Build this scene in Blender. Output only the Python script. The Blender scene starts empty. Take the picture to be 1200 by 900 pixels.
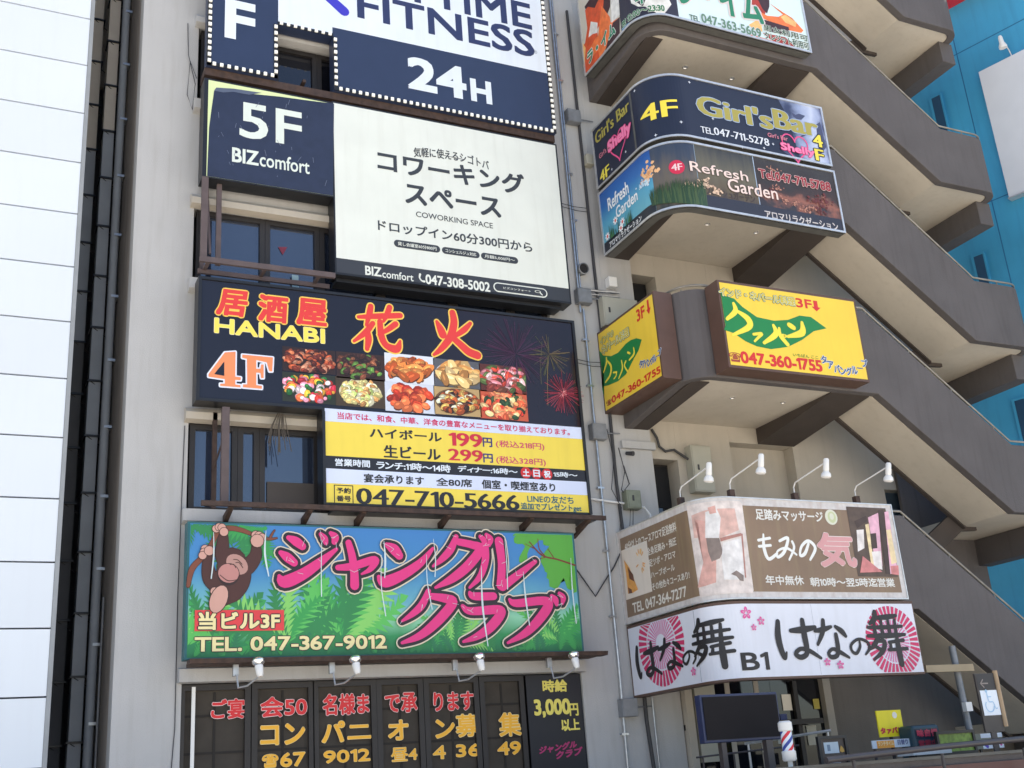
import bpy, bmesh, math, random
from mathutils import Matrix, Vector
random.seed(7)
scn = bpy.context.scene
col = scn.collection
# ------------------------------------------------------------------ camera
cam_d = bpy.data.cameras.new("camera")
cam_d.sensor_width = 36.0
cam_d.lens = 39.92
cam_d.clip_end = 3000
cam = bpy.data.objects.new("camera", cam_d)
col.objects.link(cam)
right = Vector((0.90303348, -0.42381895, -0.07005726))
down = Vector((0.08248415, 0.33112714, -0.93997403))
fwd = Vector((0.42157667, 0.84304941, 0.33397725))
mw = Matrix.Identity(4)
for i in range(3):
    mw[i][0] = right[i]; mw[i][1] = -down[i]; mw[i][2] = -fwd[i]
mw[0][3], mw[1][3], mw[2][3] = 0.0, 0.0, 1.6
cam.matrix_world = mw
scn.camera = cam
# ------------------------------------------------------------------ world, sun, exposure
SUN_EL, SUN_ROT = math.radians(57), math.radians(80)
w = bpy.data.worlds.new("World")
scn.world = w
w.use_nodes = True
nt = w.node_tree
sky = nt.nodes.new("ShaderNodeTexSky")
sky.sky_type = 'NISHITA'
sky.sun_disc = False
sky.sun_elevation = SUN_EL
sky.sun_rotation = SUN_ROT
sky.altitude = 50
sky.air_density = 1.0
sky.dust_density = 1.5
bg = nt.nodes["Background"]
bg.inputs[1].default_value = 0.10
nt.links.new(sky.outputs[0], bg.inputs[0])
sd = bpy.data.lights.new("sun", 'SUN')
sd.energy = 5.0
sd.angle = math.radians(0.5)
sd.color = (1.0, 0.94, 0.86)
sun = bpy.data.objects.new("sun", sd)
col.objects.link(sun)
sdir = Vector((math.sin(SUN_ROT) * math.cos(SUN_EL), math.cos(SUN_ROT) * math.cos(SUN_EL), math.sin(SUN_EL)))
sun.rotation_euler = sdir.to_track_quat('Z', 'Y').to_euler()
sun.location = (30, 10, 40)
scn.view_settings.view_transform = 'Standard'
scn.view_settings.look = 'None'
scn.view_settings.exposure = 1.40
scn.view_settings.gamma = 1.0
scn.cycles.max_bounces = 8
scn.cycles.diffuse_bounces = 5

# ------------------------------------------------------------------ materials
def s2l(c):
    return tuple(((x / 255) / 12.92 if x / 255 <= 0.04045 else ((x / 255 + 0.055) / 1.055) ** 2.4) for x in c)

def mat(name, colr, rough=0.7, metal=0.0, var=0.08, scale=3.0, bump=0.0, bscale=40, spec=0.5, streak=0.0, streak_col=None, srgb=False):
    m = bpy.data.materials.new(name)
    m.use_nodes = True
    n = m.node_tree.nodes; l = m.node_tree.links
    p = n["Principled BSDF"]
    if srgb:
        colr = s2l(colr)
    p.inputs["Roughness"].default_value = rough
    p.inputs["Metallic"].default_value = metal
    p.inputs["Specular IOR Level"].default_value = spec
    tc = n.new("ShaderNodeTexCoord")
    if var > 0:
        nz = n.new("ShaderNodeTexNoise"); nz.inputs["Scale"].default_value = scale; nz.inputs["Detail"].default_value = 6
        geo = n.new("ShaderNodeNewGeometry")
        l.new(geo.outputs["Position"], nz.inputs["Vector"])
        cr = n.new("ShaderNodeValToRGB")
        cr.color_ramp.elements[0].position = 0.3; cr.color_ramp.elements[1].position = 0.7
        cr.color_ramp.elements[0].color = tuple(c * (1 - var) for c in colr) + (1,)
        cr.color_ramp.elements[1].color = tuple(min(1, c * (1 + var)) for c in colr) + (1,)
        l.new(nz.outputs["Fac"], cr.inputs["Fac"])
        out = cr.outputs["Color"]
        if streak > 0:
            mp = n.new("ShaderNodeMapping"); mp.inputs["Scale"].default_value = (4.0, 4.0, 0.35)
            l.new(geo.outputs["Position"], mp.inputs["Vector"])
            n2 = n.new("ShaderNodeTexNoise"); n2.inputs["Scale"].default_value = 2.2; n2.inputs["Detail"].default_value = 5
            l.new(mp.outputs["Vector"], n2.inputs["Vector"])
            r2 = n.new("ShaderNodeValToRGB"); r2.color_ramp.elements[0].position = 0.5; r2.color_ramp.elements[1].position = 0.75
            r2.color_ramp.elements[1].color = (streak, streak, streak, 1)
            l.new(n2.outputs["Fac"], r2.inputs["Fac"])
            mx = n.new("ShaderNodeMixRGB"); mx.inputs[2].default_value = (streak_col or (0.2, 0.17, 0.13)) + (1,)
            l.new(r2.outputs["Color"], mx.inputs[0]); l.new(out, mx.inputs[1]); out = mx.outputs[0]
        l.new(out, p.inputs["Base Color"])
    else:
        p.inputs["Base Color"].default_value = tuple(colr) + (1,)
    if bump > 0:
        nb = n.new("ShaderNodeTexNoise"); nb.inputs["Scale"].default_value = bscale; nb.inputs["Detail"].default_value = 4
        g2 = n.new("ShaderNodeNewGeometry"); l.new(g2.outputs["Position"], nb.inputs["Vector"])
        b = n.new("ShaderNodeBump"); b.inputs["Strength"].default_value = bump; b.inputs["Distance"].default_value = 0.02
        l.new(nb.outputs["Fac"], b.inputs["Height"]); l.new(b.outputs["Normal"], p.inputs["Normal"])
    return m

def grad(name, axis, v0, v1, stops, nscale=3, namt=0.3, rough=0.45, stretch=(1, 1, 1)):
    """printed colour gradient along a world axis, broken up by noise"""
    m = bpy.data.materials.new(name); m.use_nodes = True
    n = m.node_tree.nodes; l = m.node_tree.links; p = n["Principled BSDF"]
    p.inputs["Roughness"].default_value = rough
    g = n.new("ShaderNodeNewGeometry"); sp = n.new("ShaderNodeSeparateXYZ"); l.new(g.outputs["Position"], sp.inputs[0])
    mr = n.new("ShaderNodeMapRange"); mr.inputs[1].default_value = v0; mr.inputs[2].default_value = v1
    l.new(sp.outputs[axis], mr.inputs[0])
    mp = n.new("ShaderNodeMapping"); mp.inputs["Scale"].default_value = stretch; l.new(g.outputs["Position"], mp.inputs["Vector"])
    nz = n.new("ShaderNodeTexNoise"); nz.inputs["Scale"].default_value = nscale; nz.inputs["Detail"].default_value = 5
    l.new(mp.outputs[0], nz.inputs["Vector"])
    s = n.new("ShaderNodeMath"); s.operation = 'SUBTRACT'; l.new(nz.outputs["Fac"], s.inputs[0]); s.inputs[1].default_value = 0.5
    k = n.new("ShaderNodeMath"); k.operation = 'MULTIPLY_ADD'; l.new(s.outputs[0], k.inputs[0]); k.inputs[1].default_value = namt * 2
    l.new(mr.outputs[0], k.inputs[2])
    cr = n.new("ShaderNodeValToRGB"); l.new(k.outputs[0], cr.inputs[0])
    while len(cr.color_ramp.elements) < len(stops): cr.color_ramp.elements.new(0.5)
    for e, (pos, c) in zip(cr.color_ramp.elements, stops):
        e.position = pos; e.color = s2l(c) + (1,)
    l.new(cr.outputs[0], p.inputs["Base Color"])
    return m

def emit(name, c, st):
    m = bpy.data.materials.new(name); m.use_nodes = True
    p = m.node_tree.nodes["Principled BSDF"]
    p.inputs["Base Color"].default_value = c + (1,); p.inputs["Emission Color"].default_value = c + (1,); p.inputs["Emission Strength"].default_value = st
    return m

_pc = {}
def P(r, g, b, rough=0.45):
    """flat printed colour, given as it reads in print (0-255)"""
    k = (r, g, b, rough)
    if k not in _pc:
        c_ = s2l((r, g, b)); _pc[k] = mat("print_%d_%d_%d" % (r, g, b), c_, rough=rough, var=0.03, scale=2.0, streak=0.16, streak_col=(c_[0] * .66 + .01, c_[1] * .64 + .01, c_[2] * .6 + .01))
    return _pc[k]

_pn = {}
def PN(r, g, b):
    """printed photograph tone: mottled, faded"""
    if (r, g, b) not in _pn:
        c_ = s2l((r, g, b)); _pn[(r, g, b)] = mat("photo_print_%d_%d_%d" % (r, g, b), c_, rough=.45, var=.20, scale=9.0, streak=.35, streak_col=(c_[0] * .7 + .05, c_[1] * .66 + .04, c_[2] * .62 + .04))
    return _pn[(r, g, b)]
M = {}
M['stucco'] = mat('pale_stucco', (0.464, 0.466, 0.470), 0.85, var=0.04, scale=1.2, bump=0.25, bscale=60, streak=0.26, streak_col=(0.30, 0.285, 0.262))
M['stucco2'] = mat('beige_stucco', (0.47, 0.43, 0.37), 0.85, var=0.05, scale=1.5, bump=0.25, bscale=60, streak=0.15, streak_col=(0.25, 0.22, 0.18))
M['soffit'] = mat('cream_soffit_paint', (0.58, 0.53, 0.455), 0.8, var=0.10, scale=0.8, bump=0.15, bscale=30, streak=0.22, streak_col=(0.40, 0.35, 0.28))
M['brown'] = mat('brown_render', (0.108, 0.098, 0.100), 0.75, var=0.09, scale=1.6, bump=0.35, bscale=70, streak=0.35, streak_col=(0.062, 0.054, 0.052))
M['brown2'] = mat('dark_brown_beam_paint', (0.058, 0.046, 0.041), 0.75, var=0.1, scale=3, bump=0.2, bscale=60)
M['white_panel'] = mat('white_cladding', (0.78, 0.82, 0.87), 0.5, var=0.015, scale=0.7)
M['joint'] = mat('dark_joint', (0.03, 0.035, 0.05), 0.8, var=0)
M['trim_grey'] = mat('grey_corner_trim', (0.30, 0.32, 0.34), 0.6, var=0.1)
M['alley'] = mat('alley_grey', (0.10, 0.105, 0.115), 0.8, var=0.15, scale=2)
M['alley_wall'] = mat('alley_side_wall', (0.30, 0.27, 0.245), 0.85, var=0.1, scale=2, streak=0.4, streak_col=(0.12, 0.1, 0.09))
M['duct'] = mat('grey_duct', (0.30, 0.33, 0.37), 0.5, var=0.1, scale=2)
M['duct_lit'] = mat('lit_beige_duct', (0.62, 0.57, 0.50), 0.6, var=0.06)  # beige tone for the top of the gap, bright light put into the colour
M['rust'] = mat('rusty_brown_steel', (0.055, 0.034, 0.028), 0.75, var=0.35, scale=12, streak=0.35, streak_col=(0.11, 0.055, 0.03))
M['rail_brown'] = mat('plum_brown_steel', (0.105, 0.078, 0.078), 0.6, var=0.15, scale=6)
M['black'] = mat('black_metal_frame', (0.012, 0.013, 0.017), 0.4, var=0.1)
M['frame_dk'] = mat('dark_bronze_window_frame', (0.022, 0.019, 0.019), 0.5, var=0.15)
M['navy'] = mat('navy_sign_print', s2l((45, 57, 86)), 0.35, var=0.05)
M['navy2'] = mat('faded_navy_print', s2l((42, 50, 74)), 0.4, var=0.12, scale=6)
M['steel'] = mat('galvanised_conduit', (0.50, 0.52, 0.55), 0.32, metal=0.85, var=0.15, scale=15)
M['zinc'] = mat('zinc_box', (0.24, 0.255, 0.28), 0.5, metal=0.3, var=0.15, scale=8)
M['silver'] = mat('aluminium_trim', (0.62, 0.63, 0.64), 0.35, metal=0.6, var=0.1, scale=12)
M['dirty_white'] = mat('weathered_white_frame', (0.62, 0.60, 0.60), 0.6, var=0.10, scale=14, streak=0.35, streak_col=(0.33, 0.20, 0.16))
M['cable'] = mat('grey_black_cable', (0.045, 0.045, 0.05), 0.6, var=0)
M['white_paint'] = mat('white_lamp_enamel', (0.8, 0.8, 0.79), 0.3, var=0.03)
M['chrome'] = mat('mirror_lamp_bulb', (0.85, 0.85, 0.86), 0.12, metal=0.9, var=0.0)
M['sign_brown'] = mat('brown_sign_cabinet', (0.105, 0.058, 0.043), 0.5, var=0.08, scale=5)
M['sign_grey'] = mat('grey_sign_cabinet', (0.10, 0.10, 0.095), 0.5, var=0.15, scale=6)
M['elec'] = mat('beige_electric_box', (0.42, 0.41, 0.345), 0.5, var=0.05)
M['elec2'] = mat('green_grey_box', (0.22, 0.24, 0.18), 0.6, var=0.15, scale=10)
M['blue'] = mat('blue_wall_paint', (0.05, 0.33, 0.57), 0.5, var=0.16, scale=0.5, streak=0.25, streak_col=(0.035, 0.2, 0.4))
M['dark'] = mat('dark_interior', (0.012, 0.012, 0.015), 0.8, var=0)
M['ground'] = mat('plaza_paving', (0.50, 0.45, 0.37), 0.85, var=0.08, scale=0.6, bump=0.2, bscale=20)
M['shoji'] = mat('brown_paper_screen', (0.050, 0.042, 0.034), 0.8, var=0.15, scale=4)
M['shoji_bar'] = mat('dark_screen_lattice', (0.022, 0.019, 0.017), 0.8, var=0)
M['rail_steel'] = mat('weathered_rail_steel', (0.26, 0.25, 0.23), 0.5, metal=0.3, var=0.2, scale=8)
M['hand'] = mat('black_handrail', (0.05, 0.045, 0.05), 0.4, var=0.1)

def glass(name, base, mixf, rough=0.04, tint=(0.75, 0.85, 1.0)):
    m = bpy.data.materials.new(name); m.use_nodes = True
    n = m.node_tree.nodes; l = m.node_tree.links
    p = n["Principled BSDF"]; p.inputs["Base Color"].default_value = base + (1,); p.inputs["Roughness"].default_value = rough
    gl = n.new("ShaderNodeBsdfGlossy"); gl.inputs["Color"].default_value = tint + (1,); gl.inputs["Roughness"].default_value = rough
    nz = n.new("ShaderNodeTexNoise"); nz.inputs["Scale"].default_value = 0.8
    b = n.new("ShaderNodeBump"); b.inputs["Strength"].default_value = 0.05; l.new(nz.outputs["Fac"], b.inputs["Height"]); l.new(b.outputs["Normal"], gl.inputs["Normal"])
    mx = n.new("ShaderNodeMixShader"); mx.inputs[0].default_value = mixf
    l.new(p.outputs[0], mx.inputs[1]); l.new(gl.outputs[0], mx.inputs[2]); l.new(mx.outputs[0], n["Material Output"].inputs[0])
    return m
M['glass'] = glass('blue_reflecting_glass', (0.022, 0.030, 0.052), 0.10)
M['glass_dk'] = glass('dark_glass', (0.008, 0.009, 0.014), 0.03)

# ------------------------------------------------------------------ mesh helpers
def thing(name, label, cat, loc=(0, 0, 0), group=None):
    o = bpy.data.objects.new(name, None); col.objects.link(o)
    o.empty_display_size = 0.2
    o.location = loc; o['label'] = label; o['category'] = cat
    if group: o['group'] = group
    return o

def tag(o, label, cat, group=None):
    o['label'] = label; o['category'] = cat
    if group: o['group'] = group
    return o

def wloc(o):
    v = Vector((0, 0, 0))
    while o is not None:
        v += Vector(o.location); o = o.parent
    return v

class MB:
    def __init__(s): s.v = []; s.f = []; s.mi = []; s.cur = 0
    def add(s, vs, fs):
        b = len(s.v); s.v += [tuple(v) for v in vs]
        for f in fs: s.f.append(tuple(b + i for i in f)); s.mi.append(s.cur)
        return s
    def box(s, x0, x1, y0, y1, z0, z1):
        x0, x1 = min(x0, x1), max(x0, x1); y0, y1 = min(y0, y1), max(y0, y1); z0, z1 = min(z0, z1), max(z0, z1)
        return s.add([(x0, y0, z0), (x1, y0, z0), (x1, y1, z0), (x0, y1, z0), (x0, y0, z1), (x1, y0, z1), (x1, y1, z1), (x0, y1, z1)],
                     [(0, 3, 2, 1), (4, 5, 6, 7), (0, 1, 5, 4), (1, 2, 6, 5), (2, 3, 7, 6), (3, 0, 4, 7)])
    def prism(s, pts, axis, a0, a1):
        """pts: 2-D polygon in the two other axes, extruded along axis"""
        n = len(pts)
        def mk(p, a):
            return (a, p[0], p[1]) if axis == 0 else ((p[0], a, p[1]) if axis == 1 else (p[0], p[1], a))
        vs = [mk(p, a0) for p in pts] + [mk(p, a1) for p in pts]
        fs = [tuple(range(n)), tuple(range(2 * n - 1, n - 1, -1))] + [(i, (i + 1) % n, n + (i + 1) % n, n + i) for i in range(n)]
        return s.add(vs, fs)
    def tube(s, pts, r, seg=8, r1=None):
        pts = [Vector(p) for p in pts]; rings = []
        for i, p in enumerate(pts):
            d = (pts[min(i + 1, len(pts) - 1)] - pts[max(i - 1, 0)]).normalized()
            a = d.cross(Vector((0, 0, 1)))
            if a.length < 0.05: a = d.cross(Vector((1, 0, 0)))
            a.normalize(); b = d.cross(a).normalized()
            rr = r if r1 is None else r + (r1 - r) * i / (len(pts) - 1)
            rings.append([p + a * rr * math.cos(2 * math.pi * k / seg) + b * rr * math.sin(2 * math.pi * k / seg) for k in range(seg)])
        vs = [v for ring in rings for v in ring]; fs = []
        for i in range(len(rings) - 1):
            for k in range(seg):
                fs.append((i * seg + k, i * seg + (k + 1) % seg, (i + 1) * seg + (k + 1) % seg, (i + 1) * seg + k))
        fs.append(tuple(range(seg - 1, -1, -1))); fs.append(tuple(range((len(rings) - 1) * seg, len(rings) * seg)))
        return s.add(vs, fs)
    def lathe(s, c, axis, prof, seg=16):
        """prof: list of (distance along axis, radius)"""
        ax = Vector(axis).normalized(); c = Vector(c)
        a = ax.cross(Vector((0, 0, 1)))
        if a.length < 0.05: a = ax.cross(Vector((1, 0, 0)))
        a.normalize(); b = ax.cross(a).normalized()
        vs = []; fs = []
        for (d, r) in prof:
            for k in range(seg):
                t = 2 * math.pi * k / seg
                vs.append(c + ax * d + a * r * math.cos(t) + b * r * math.sin(t))
        for i in range(len(prof) - 1):
            for k in range(seg):
                fs.append((i * seg + k, i * seg + (k + 1) % seg, (i + 1) * seg + (k + 1) % seg, (i + 1) * seg + k))
        fs.append(tuple(range(seg - 1, -1, -1))); fs.append(tuple(range((len(prof) - 1) * seg, len(prof) * seg)))
        return s.add(vs, fs)
    def build(s, name, m, parent=None, bevel=0, smooth=False, loc=None):
        me = bpy.data.meshes.new(name)
        off = wloc(parent) if parent is not None else Vector((0, 0, 0))
        base = Vector(loc) if loc is not None else Vector((0, 0, 0))
        if parent is None and loc is None and s.v:
            xs = [v[0] for v in s.v]; ys = [v[1] for v in s.v]; zs = [v[2] for v in s.v]
            base = Vector(((min(xs) + max(xs)) / 2, (min(ys) + max(ys)) / 2, min(zs)))
        off = off + base
        me.from_pydata([(v[0] - off.x, v[1] - off.y, v[2] - off.z) for v in s.v], [], s.f)
        ms = m if isinstance(m, (list, tuple)) else [m]
        for q in ms: me.materials.append(q)
        if len(ms) > 1: me.polygons.foreach_set('material_index', s.mi)
        me.validate()
        bm = bmesh.new(); bm.from_mesh(me)
        if not getattr(s, 'flat', False): bmesh.ops.recalc_face_normals(bm, faces=bm.faces)
        bm.to_mesh(me); bm.free()
        if smooth:
            me.polygons.foreach_set('use_smooth', [True] * len(me.polygons))
        o = bpy.data.objects.new(name, me); col.objects.link(o)
        if parent is not None: o.parent = parent
        o.location = base
        if smooth:
            md = o.modifiers.new('edge', 'EDGE_SPLIT'); md.split_angle = math.radians(40)
        if bevel:
            md = o.modifiers.new('bevel', 'BEVEL'); md.width = bevel; md.segments = 2; md.limit_method = 'ANGLE'
        return o

def bx(name, m, parent, *a, bevel=0): return MB().box(*a).build(name, m, parent, bevel=bevel)

def dup(root, d, label=None):
    """copy of a thing with copies of its parts and sub-parts, moved by d"""
    r = root.copy(); col.objects.link(r); r.location = Vector(root.location) + Vector(d)
    if label: r['label'] = label
    for ch in list(root.children):
        c = ch.copy(); col.objects.link(c); c.parent = r
        for g in list(ch.children):
            q = g.copy(); col.objects.link(q); q.parent = c
    return r

# ------------------------------------------------------------------ sign surfaces: flat, or bent round a corner
class Flat:
    def __init__(s, Y): s.Y = Y; s.curve = None
    def at(s, u, z, o=0): return (u, s.Y - o, z)
class Path:
    def __init__(s, x0, y0, L1, r): s.x0, s.y0, s.L1, s.r = x0, y0, L1, r; s.A = math.pi * r / 2; s.curve = (L1, L1 + s.A)
    def at(s, u, z, o=0):
        if u < s.L1: return (s.x0 - o, s.y0 - u, z)
        if u < s.L1 + s.A:
            a = (u - s.L1) / s.r
            return (s.x0 + s.r - (s.r + o) * math.cos(a), s.y0 - s.L1 - (s.r + o) * math.sin(a), z)
        return (s.x0 + s.r + (u - s.L1 - s.A), s.y0 - s.L1 - s.r - o, z)
def stations(sf, u0, u1):
    us = [u0, u1]
    if sf.curve:
        a, b = sf.curve
        us += [a + (b - a) * i / 12 for i in range(13)]
    return sorted(u for u in set(us) if u0 - 1e-6 <= u <= u1 + 1e-6)
def slab(sf, u0, u1, z0, z1, o0, o1, mb=None):
    """board that follows a sign surface: from offset o0 (back) to o1 (front)"""
    mb = mb or MB(); us = stations(sf, u0, u1); vs = []; fs = []
    for u in us: vs += [sf.at(u, z0, o0), sf.at(u, z0, o1), sf.at(u, z1, o1), sf.at(u, z1, o0)]
    for i in range(len(us) - 1):
        a = 4 * i; b = a + 4
        fs += [(a + j, a + (j + 1) % 4, b + (j + 1) % 4, b + j) for j in range(4)]
    n = len(vs); fs += [(0, 3, 2, 1), (n - 4, n - 3, n - 2, n - 1)]
    return mb.add(vs, fs)
def slab_o(name, m, parent, sf, *a): return slab(sf, *a).build(name, m, parent)

def to_surface(bm, sf, off, dz=None):
    """flat (u,z,layer) bmesh -> positions on the sign surface"""
    if sf.curve and bm.verts:
        us = [v.co.x for v in bm.verts]; lo, hi = min(us), max(us); a, b = sf.curve
        if hi > a and lo < b:
            n = max(2, int((b - a) / 0.05))
            for i in range(n + 1):
                u = a + (b - a) * i / n
                if lo < u < hi:
                    bmesh.ops.bisect_plane(bm, geom=bm.verts[:] + bm.edges[:] + bm.faces[:], plane_co=(u, 0, 0), plane_no=(1, 0, 0))
    for v in bm.verts: v.co = sf.at(v.co.x, v.co.y, off + v.co.z)

def link_bm(bm, name, m, parent):
    off = wloc(parent)
    for v in bm.verts: v.co -= off
    me = bpy.data.meshes.new(name); bm.to_mesh(me); bm.free()
    for q in (m if isinstance(m, (list, tuple)) else [m]): me.materials.append(q)
    o = bpy.data.objects.new(name, me); col.objects.link(o); o.parent = parent
    return o

def polys(sf, plist, mats, parent, layer=1, name='printed_shape', step=0.00025):
    """plist: (points, material index); flat printed shapes, later ones on top"""
    bm = bmesh.new()
    for k, ent in enumerate(plist):
        pts, mi = ent[0], ent[1]
        if len(ent) > 2: k = ent[2]
        vs = [bm.verts.new((p[0], p[1], k * step)) for p in pts]
        try: f = bm.faces.new(vs)
        except ValueError: continue
        f.material_index = mi
        f.normal_update()
        if f.normal.z < 0: f.normal_flip()
    bmesh.ops.triangulate(bm, faces=bm.faces[:])
    to_surface(bm, sf, 0.003 * layer)
    return link_bm(bm, name, mats, parent)

_glyph = {}
ONE = ([(.13, 0, 0), (.22, 0, 0), (.22, .68, 0), (.16, .68, 0), (0, .57, 0), (.02, .50, 0), (.13, .565, 0)], [(0, 1, 2, 6), (2, 3, 4, 5), (2, 5, 6)])
def glyph(s):
    if '1' in s and len(s) > 0:
        if s in _glyph: return _glyph[s]
        V = []; Fc = []; x = 0.0
        for c in s:
            if c == ' ': x += .28; continue
            v, f = ONE if c == '1' else glyph(c)
            if not v: x += .28; continue
            a = min(p[0] for p in v); b = max(p[0] for p in v); k = 1.0
            g_ = .07
            o = len(V); V += [((p[0] - a) * k + x, p[1] * k, 0) for p in v]; Fc += [tuple(o + i for i in q) for q in f]
            x += (b - a) * k + g_
        _glyph[s] = (V, Fc)
        return _glyph[s]
    if s not in _glyph:
        c = bpy.data.curves.new('lettering', 'FONT'); c.body = s; c.size = 1; c.resolution_u = 3
        o = bpy.data.objects.new('lettering', c); col.objects.link(o)
        dg = bpy.context.evaluated_depsgraph_get()
        me = bpy.data.meshes.new_from_object(o.evaluated_get(dg))
        vs = [tuple(v.co) for v in me.vertices]; fs = [tuple(p.vertices) for p in me.polygons]
        bpy.data.objects.remove(o); bpy.data.curves.remove(c); bpy.data.meshes.remove(me)
        _glyph[s] = (vs, fs)
    return _glyph[s]

def text(sf, s, bl, tr, m, parent, bold=0.04, layer=2, outline=None, shear=0, arc=0, serif=0, tilt=0, name='lettering'):
    """one line of lettering fitted to the box bl..tr; bold and outline widths are fractions of its height"""
    vs, fs = glyph(s)
    xs = [v[0] for v in vs]; ys = [v[1] for v in vs]
    x0, x1, y0, y1 = min(xs), max(xs), min(ys), max(ys)
    H = tr[1] - bl[1]; W = tr[0] - bl[0]
    b = bold * H * .62; bh = b + serif * H * .7; serif *= .7; bold *= .62
    ax = (W - 2 * bh) / (x1 - x0); az = (H - 2 * b) / max(1e-6, (y1 - y0))
    if (y1 - y0) < 0.15: az = ax
    base = [(bl[0] + bh + (x - x0) * ax, bl[1] + b + (y - y0) * az) for (x, y, _) in vs]
    if shear or arc or tilt:
        uc = (bl[0] + tr[0]) / 2
        base = [(u + shear * (z - bl[1]), z - arc * (u - uc) ** 2 + tilt * (u - uc)) for (u, z) in base]
    def copies(rx, rz, n, z0, stp, mm, nm):
        bm = bmesh.new(); k = 0
        offs = [(0, 0)] if (rx < 1e-5 and rz < 1e-5) else ([(rx * a_, rz * b_) for a_, b_ in ((-1, -1), (-1, 1), (1, -1), (1, 1), (0, 1), (0, -1), (1, 0), (-1, 0), (0, 0))] if n == 8 else [(rx * math.cos(2 * math.pi * i / n), rz * math.sin(2 * math.pi * i / n)) for i in range(n)] + [(0, 0)])
        if serif and rz < 1e-5: offs = [(-rx, 0), (-rx * .5, 0), (0, 0), (rx * .5, 0), (rx, 0)]
        for (dx, dz) in offs:
            vv = [bm.verts.new((u + dx, z + dz, k * stp)) for (u, z) in base]
            for f in fs:
                try: bm.faces.new([vv[i] for i in f])
                except ValueError: pass
            k += 1
        to_surface(bm, sf, z0)
        return link_bm(bm, nm, mm, parent)
    top = 0.003 * layer
    if outline:
        for j, (om, ow) in enumerate(outline):
            copies(b + serif * H + ow * H, b + ow * H, 12, top, 0.0001, om, 'lettering_outline'); top += 0.0022
    return copies(bh, b, 8, top, 0.0001, m, name)

def smooth_path(pts, n=6):
    if len(pts) < 3: 
        return pts
    out = []
    for i in range(len(pts) - 1):
        p0 = pts[max(i - 1, 0)]; p1 = pts[i]; p2 = pts[i + 1]; p3 = pts[min(i + 2, len(pts) - 1)]
        for k in range(n):
            t = k / n
            out.append(tuple(0.5 * ((2 * b) + (c - a) * t + (2 * a - 5 * b + 4 * c - d) * t * t + (3 * b - a - 3 * c + d) * t ** 3) for a, b, c, d in zip(p0, p1, p2, p3)))
    out.append(pts[-1])
    return out
def brush(sf, strokes, m, parent, grow=0.0, layer=2, name='brush_lettering', step=0.00003):
    """tapered brush strokes (u, z, width)"""
    bm = bmesh.new(); k = 0
    for st in strokes:
        q = smooth_path(st)
        L = []; R = []
        for i, (u, z, w_) in enumerate(q):
            a = q[max(i - 1, 0)]; b = q[min(i + 1, len(q) - 1)]
            d = Vector((b[0] - a[0], b[1] - a[1]))
            if d.length < 1e-6: d = Vector((1, 0))
            d.normalize(); r = max(0.001, w_ / 2 + grow)
            L.append((u - d.y * r, z + d.x * r)); R.append((u + d.y * r, z - d.x * r))
        for i in range(len(q) - 1):
            vs = [bm.verts.new((p[0], p[1], k * step)) for p in (L[i], R[i], R[i + 1], L[i + 1])]
            bm.faces.new(vs)
        k += 1
        for e in (0, len(q) - 1):
            r = max(0.001, q[e][2] / 2 + grow)
            bm.faces.new([bm.verts.new((q[e][0] + r * math.cos(t * math.pi / 6), q[e][1] + r * math.sin(t * math.pi / 6), k * step)) for t in range(12)])
        k += 1
        for i in range(1, len(q) - 1):
            r = max(0.001, q[i][2] / 2 + grow)
            bm.faces.new([bm.verts.new((q[i][0] + r * math.cos(t * math.pi / 4), q[i][1] + r * math.sin(t * math.pi / 4), k * step)) for t in range(8)])
            k += 0.3
    to_surface(bm, sf, 0.003 * layer)
    return link_bm(bm, name, m, parent)

def ell(cx, cz, rx, rz, n=20, rot=0):
    out = []
    for i in range(n):
        t = 2 * math.pi * i / n
        a, b = rx * math.cos(t), rz * math.sin(t)
        out.append((cx + a * math.cos(rot) - b * math.sin(rot), cz + a * math.sin(rot) + b * math.cos(rot)))
    return out
def rect(u0, z0, u1, z1): return [(u0, z0), (u1, z0), (u1, z1), (u0, z1)]
def blob(cx, cz, r, n=9, j=0.35, ax=1.0, rot=0):
    rot = rot or random.uniform(0, 6)
    return [(cx + r * (1 + random.uniform(-j, j)) * math.cos(t) * ax * math.cos(rot) - r * (1 + random.uniform(-j, j)) * math.sin(t) * math.sin(rot),
             cz + r * (1 + random.uniform(-j, j)) * math.cos(t) * ax * math.sin(rot) + r * (1 + random.uniform(-j, j)) * math.sin(t) * math.cos(rot)) for t in [2 * math.pi * i / n for i in range(n)]]

# ================================================================== THE SETTING
gm = MB(); gm.add([(-400, -400, 0), (400, -400, 0), (400, 400, 0), (-400, 400, 0)], [(0, 1, 2, 3)])
g = gm.build('ground', M['ground'], None, loc=(0, 0, 0)); g['kind'] = 'structure'; g['label'] = 'pale paved plaza in front of the building'
HB = 24.0     # top of the main building
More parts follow.
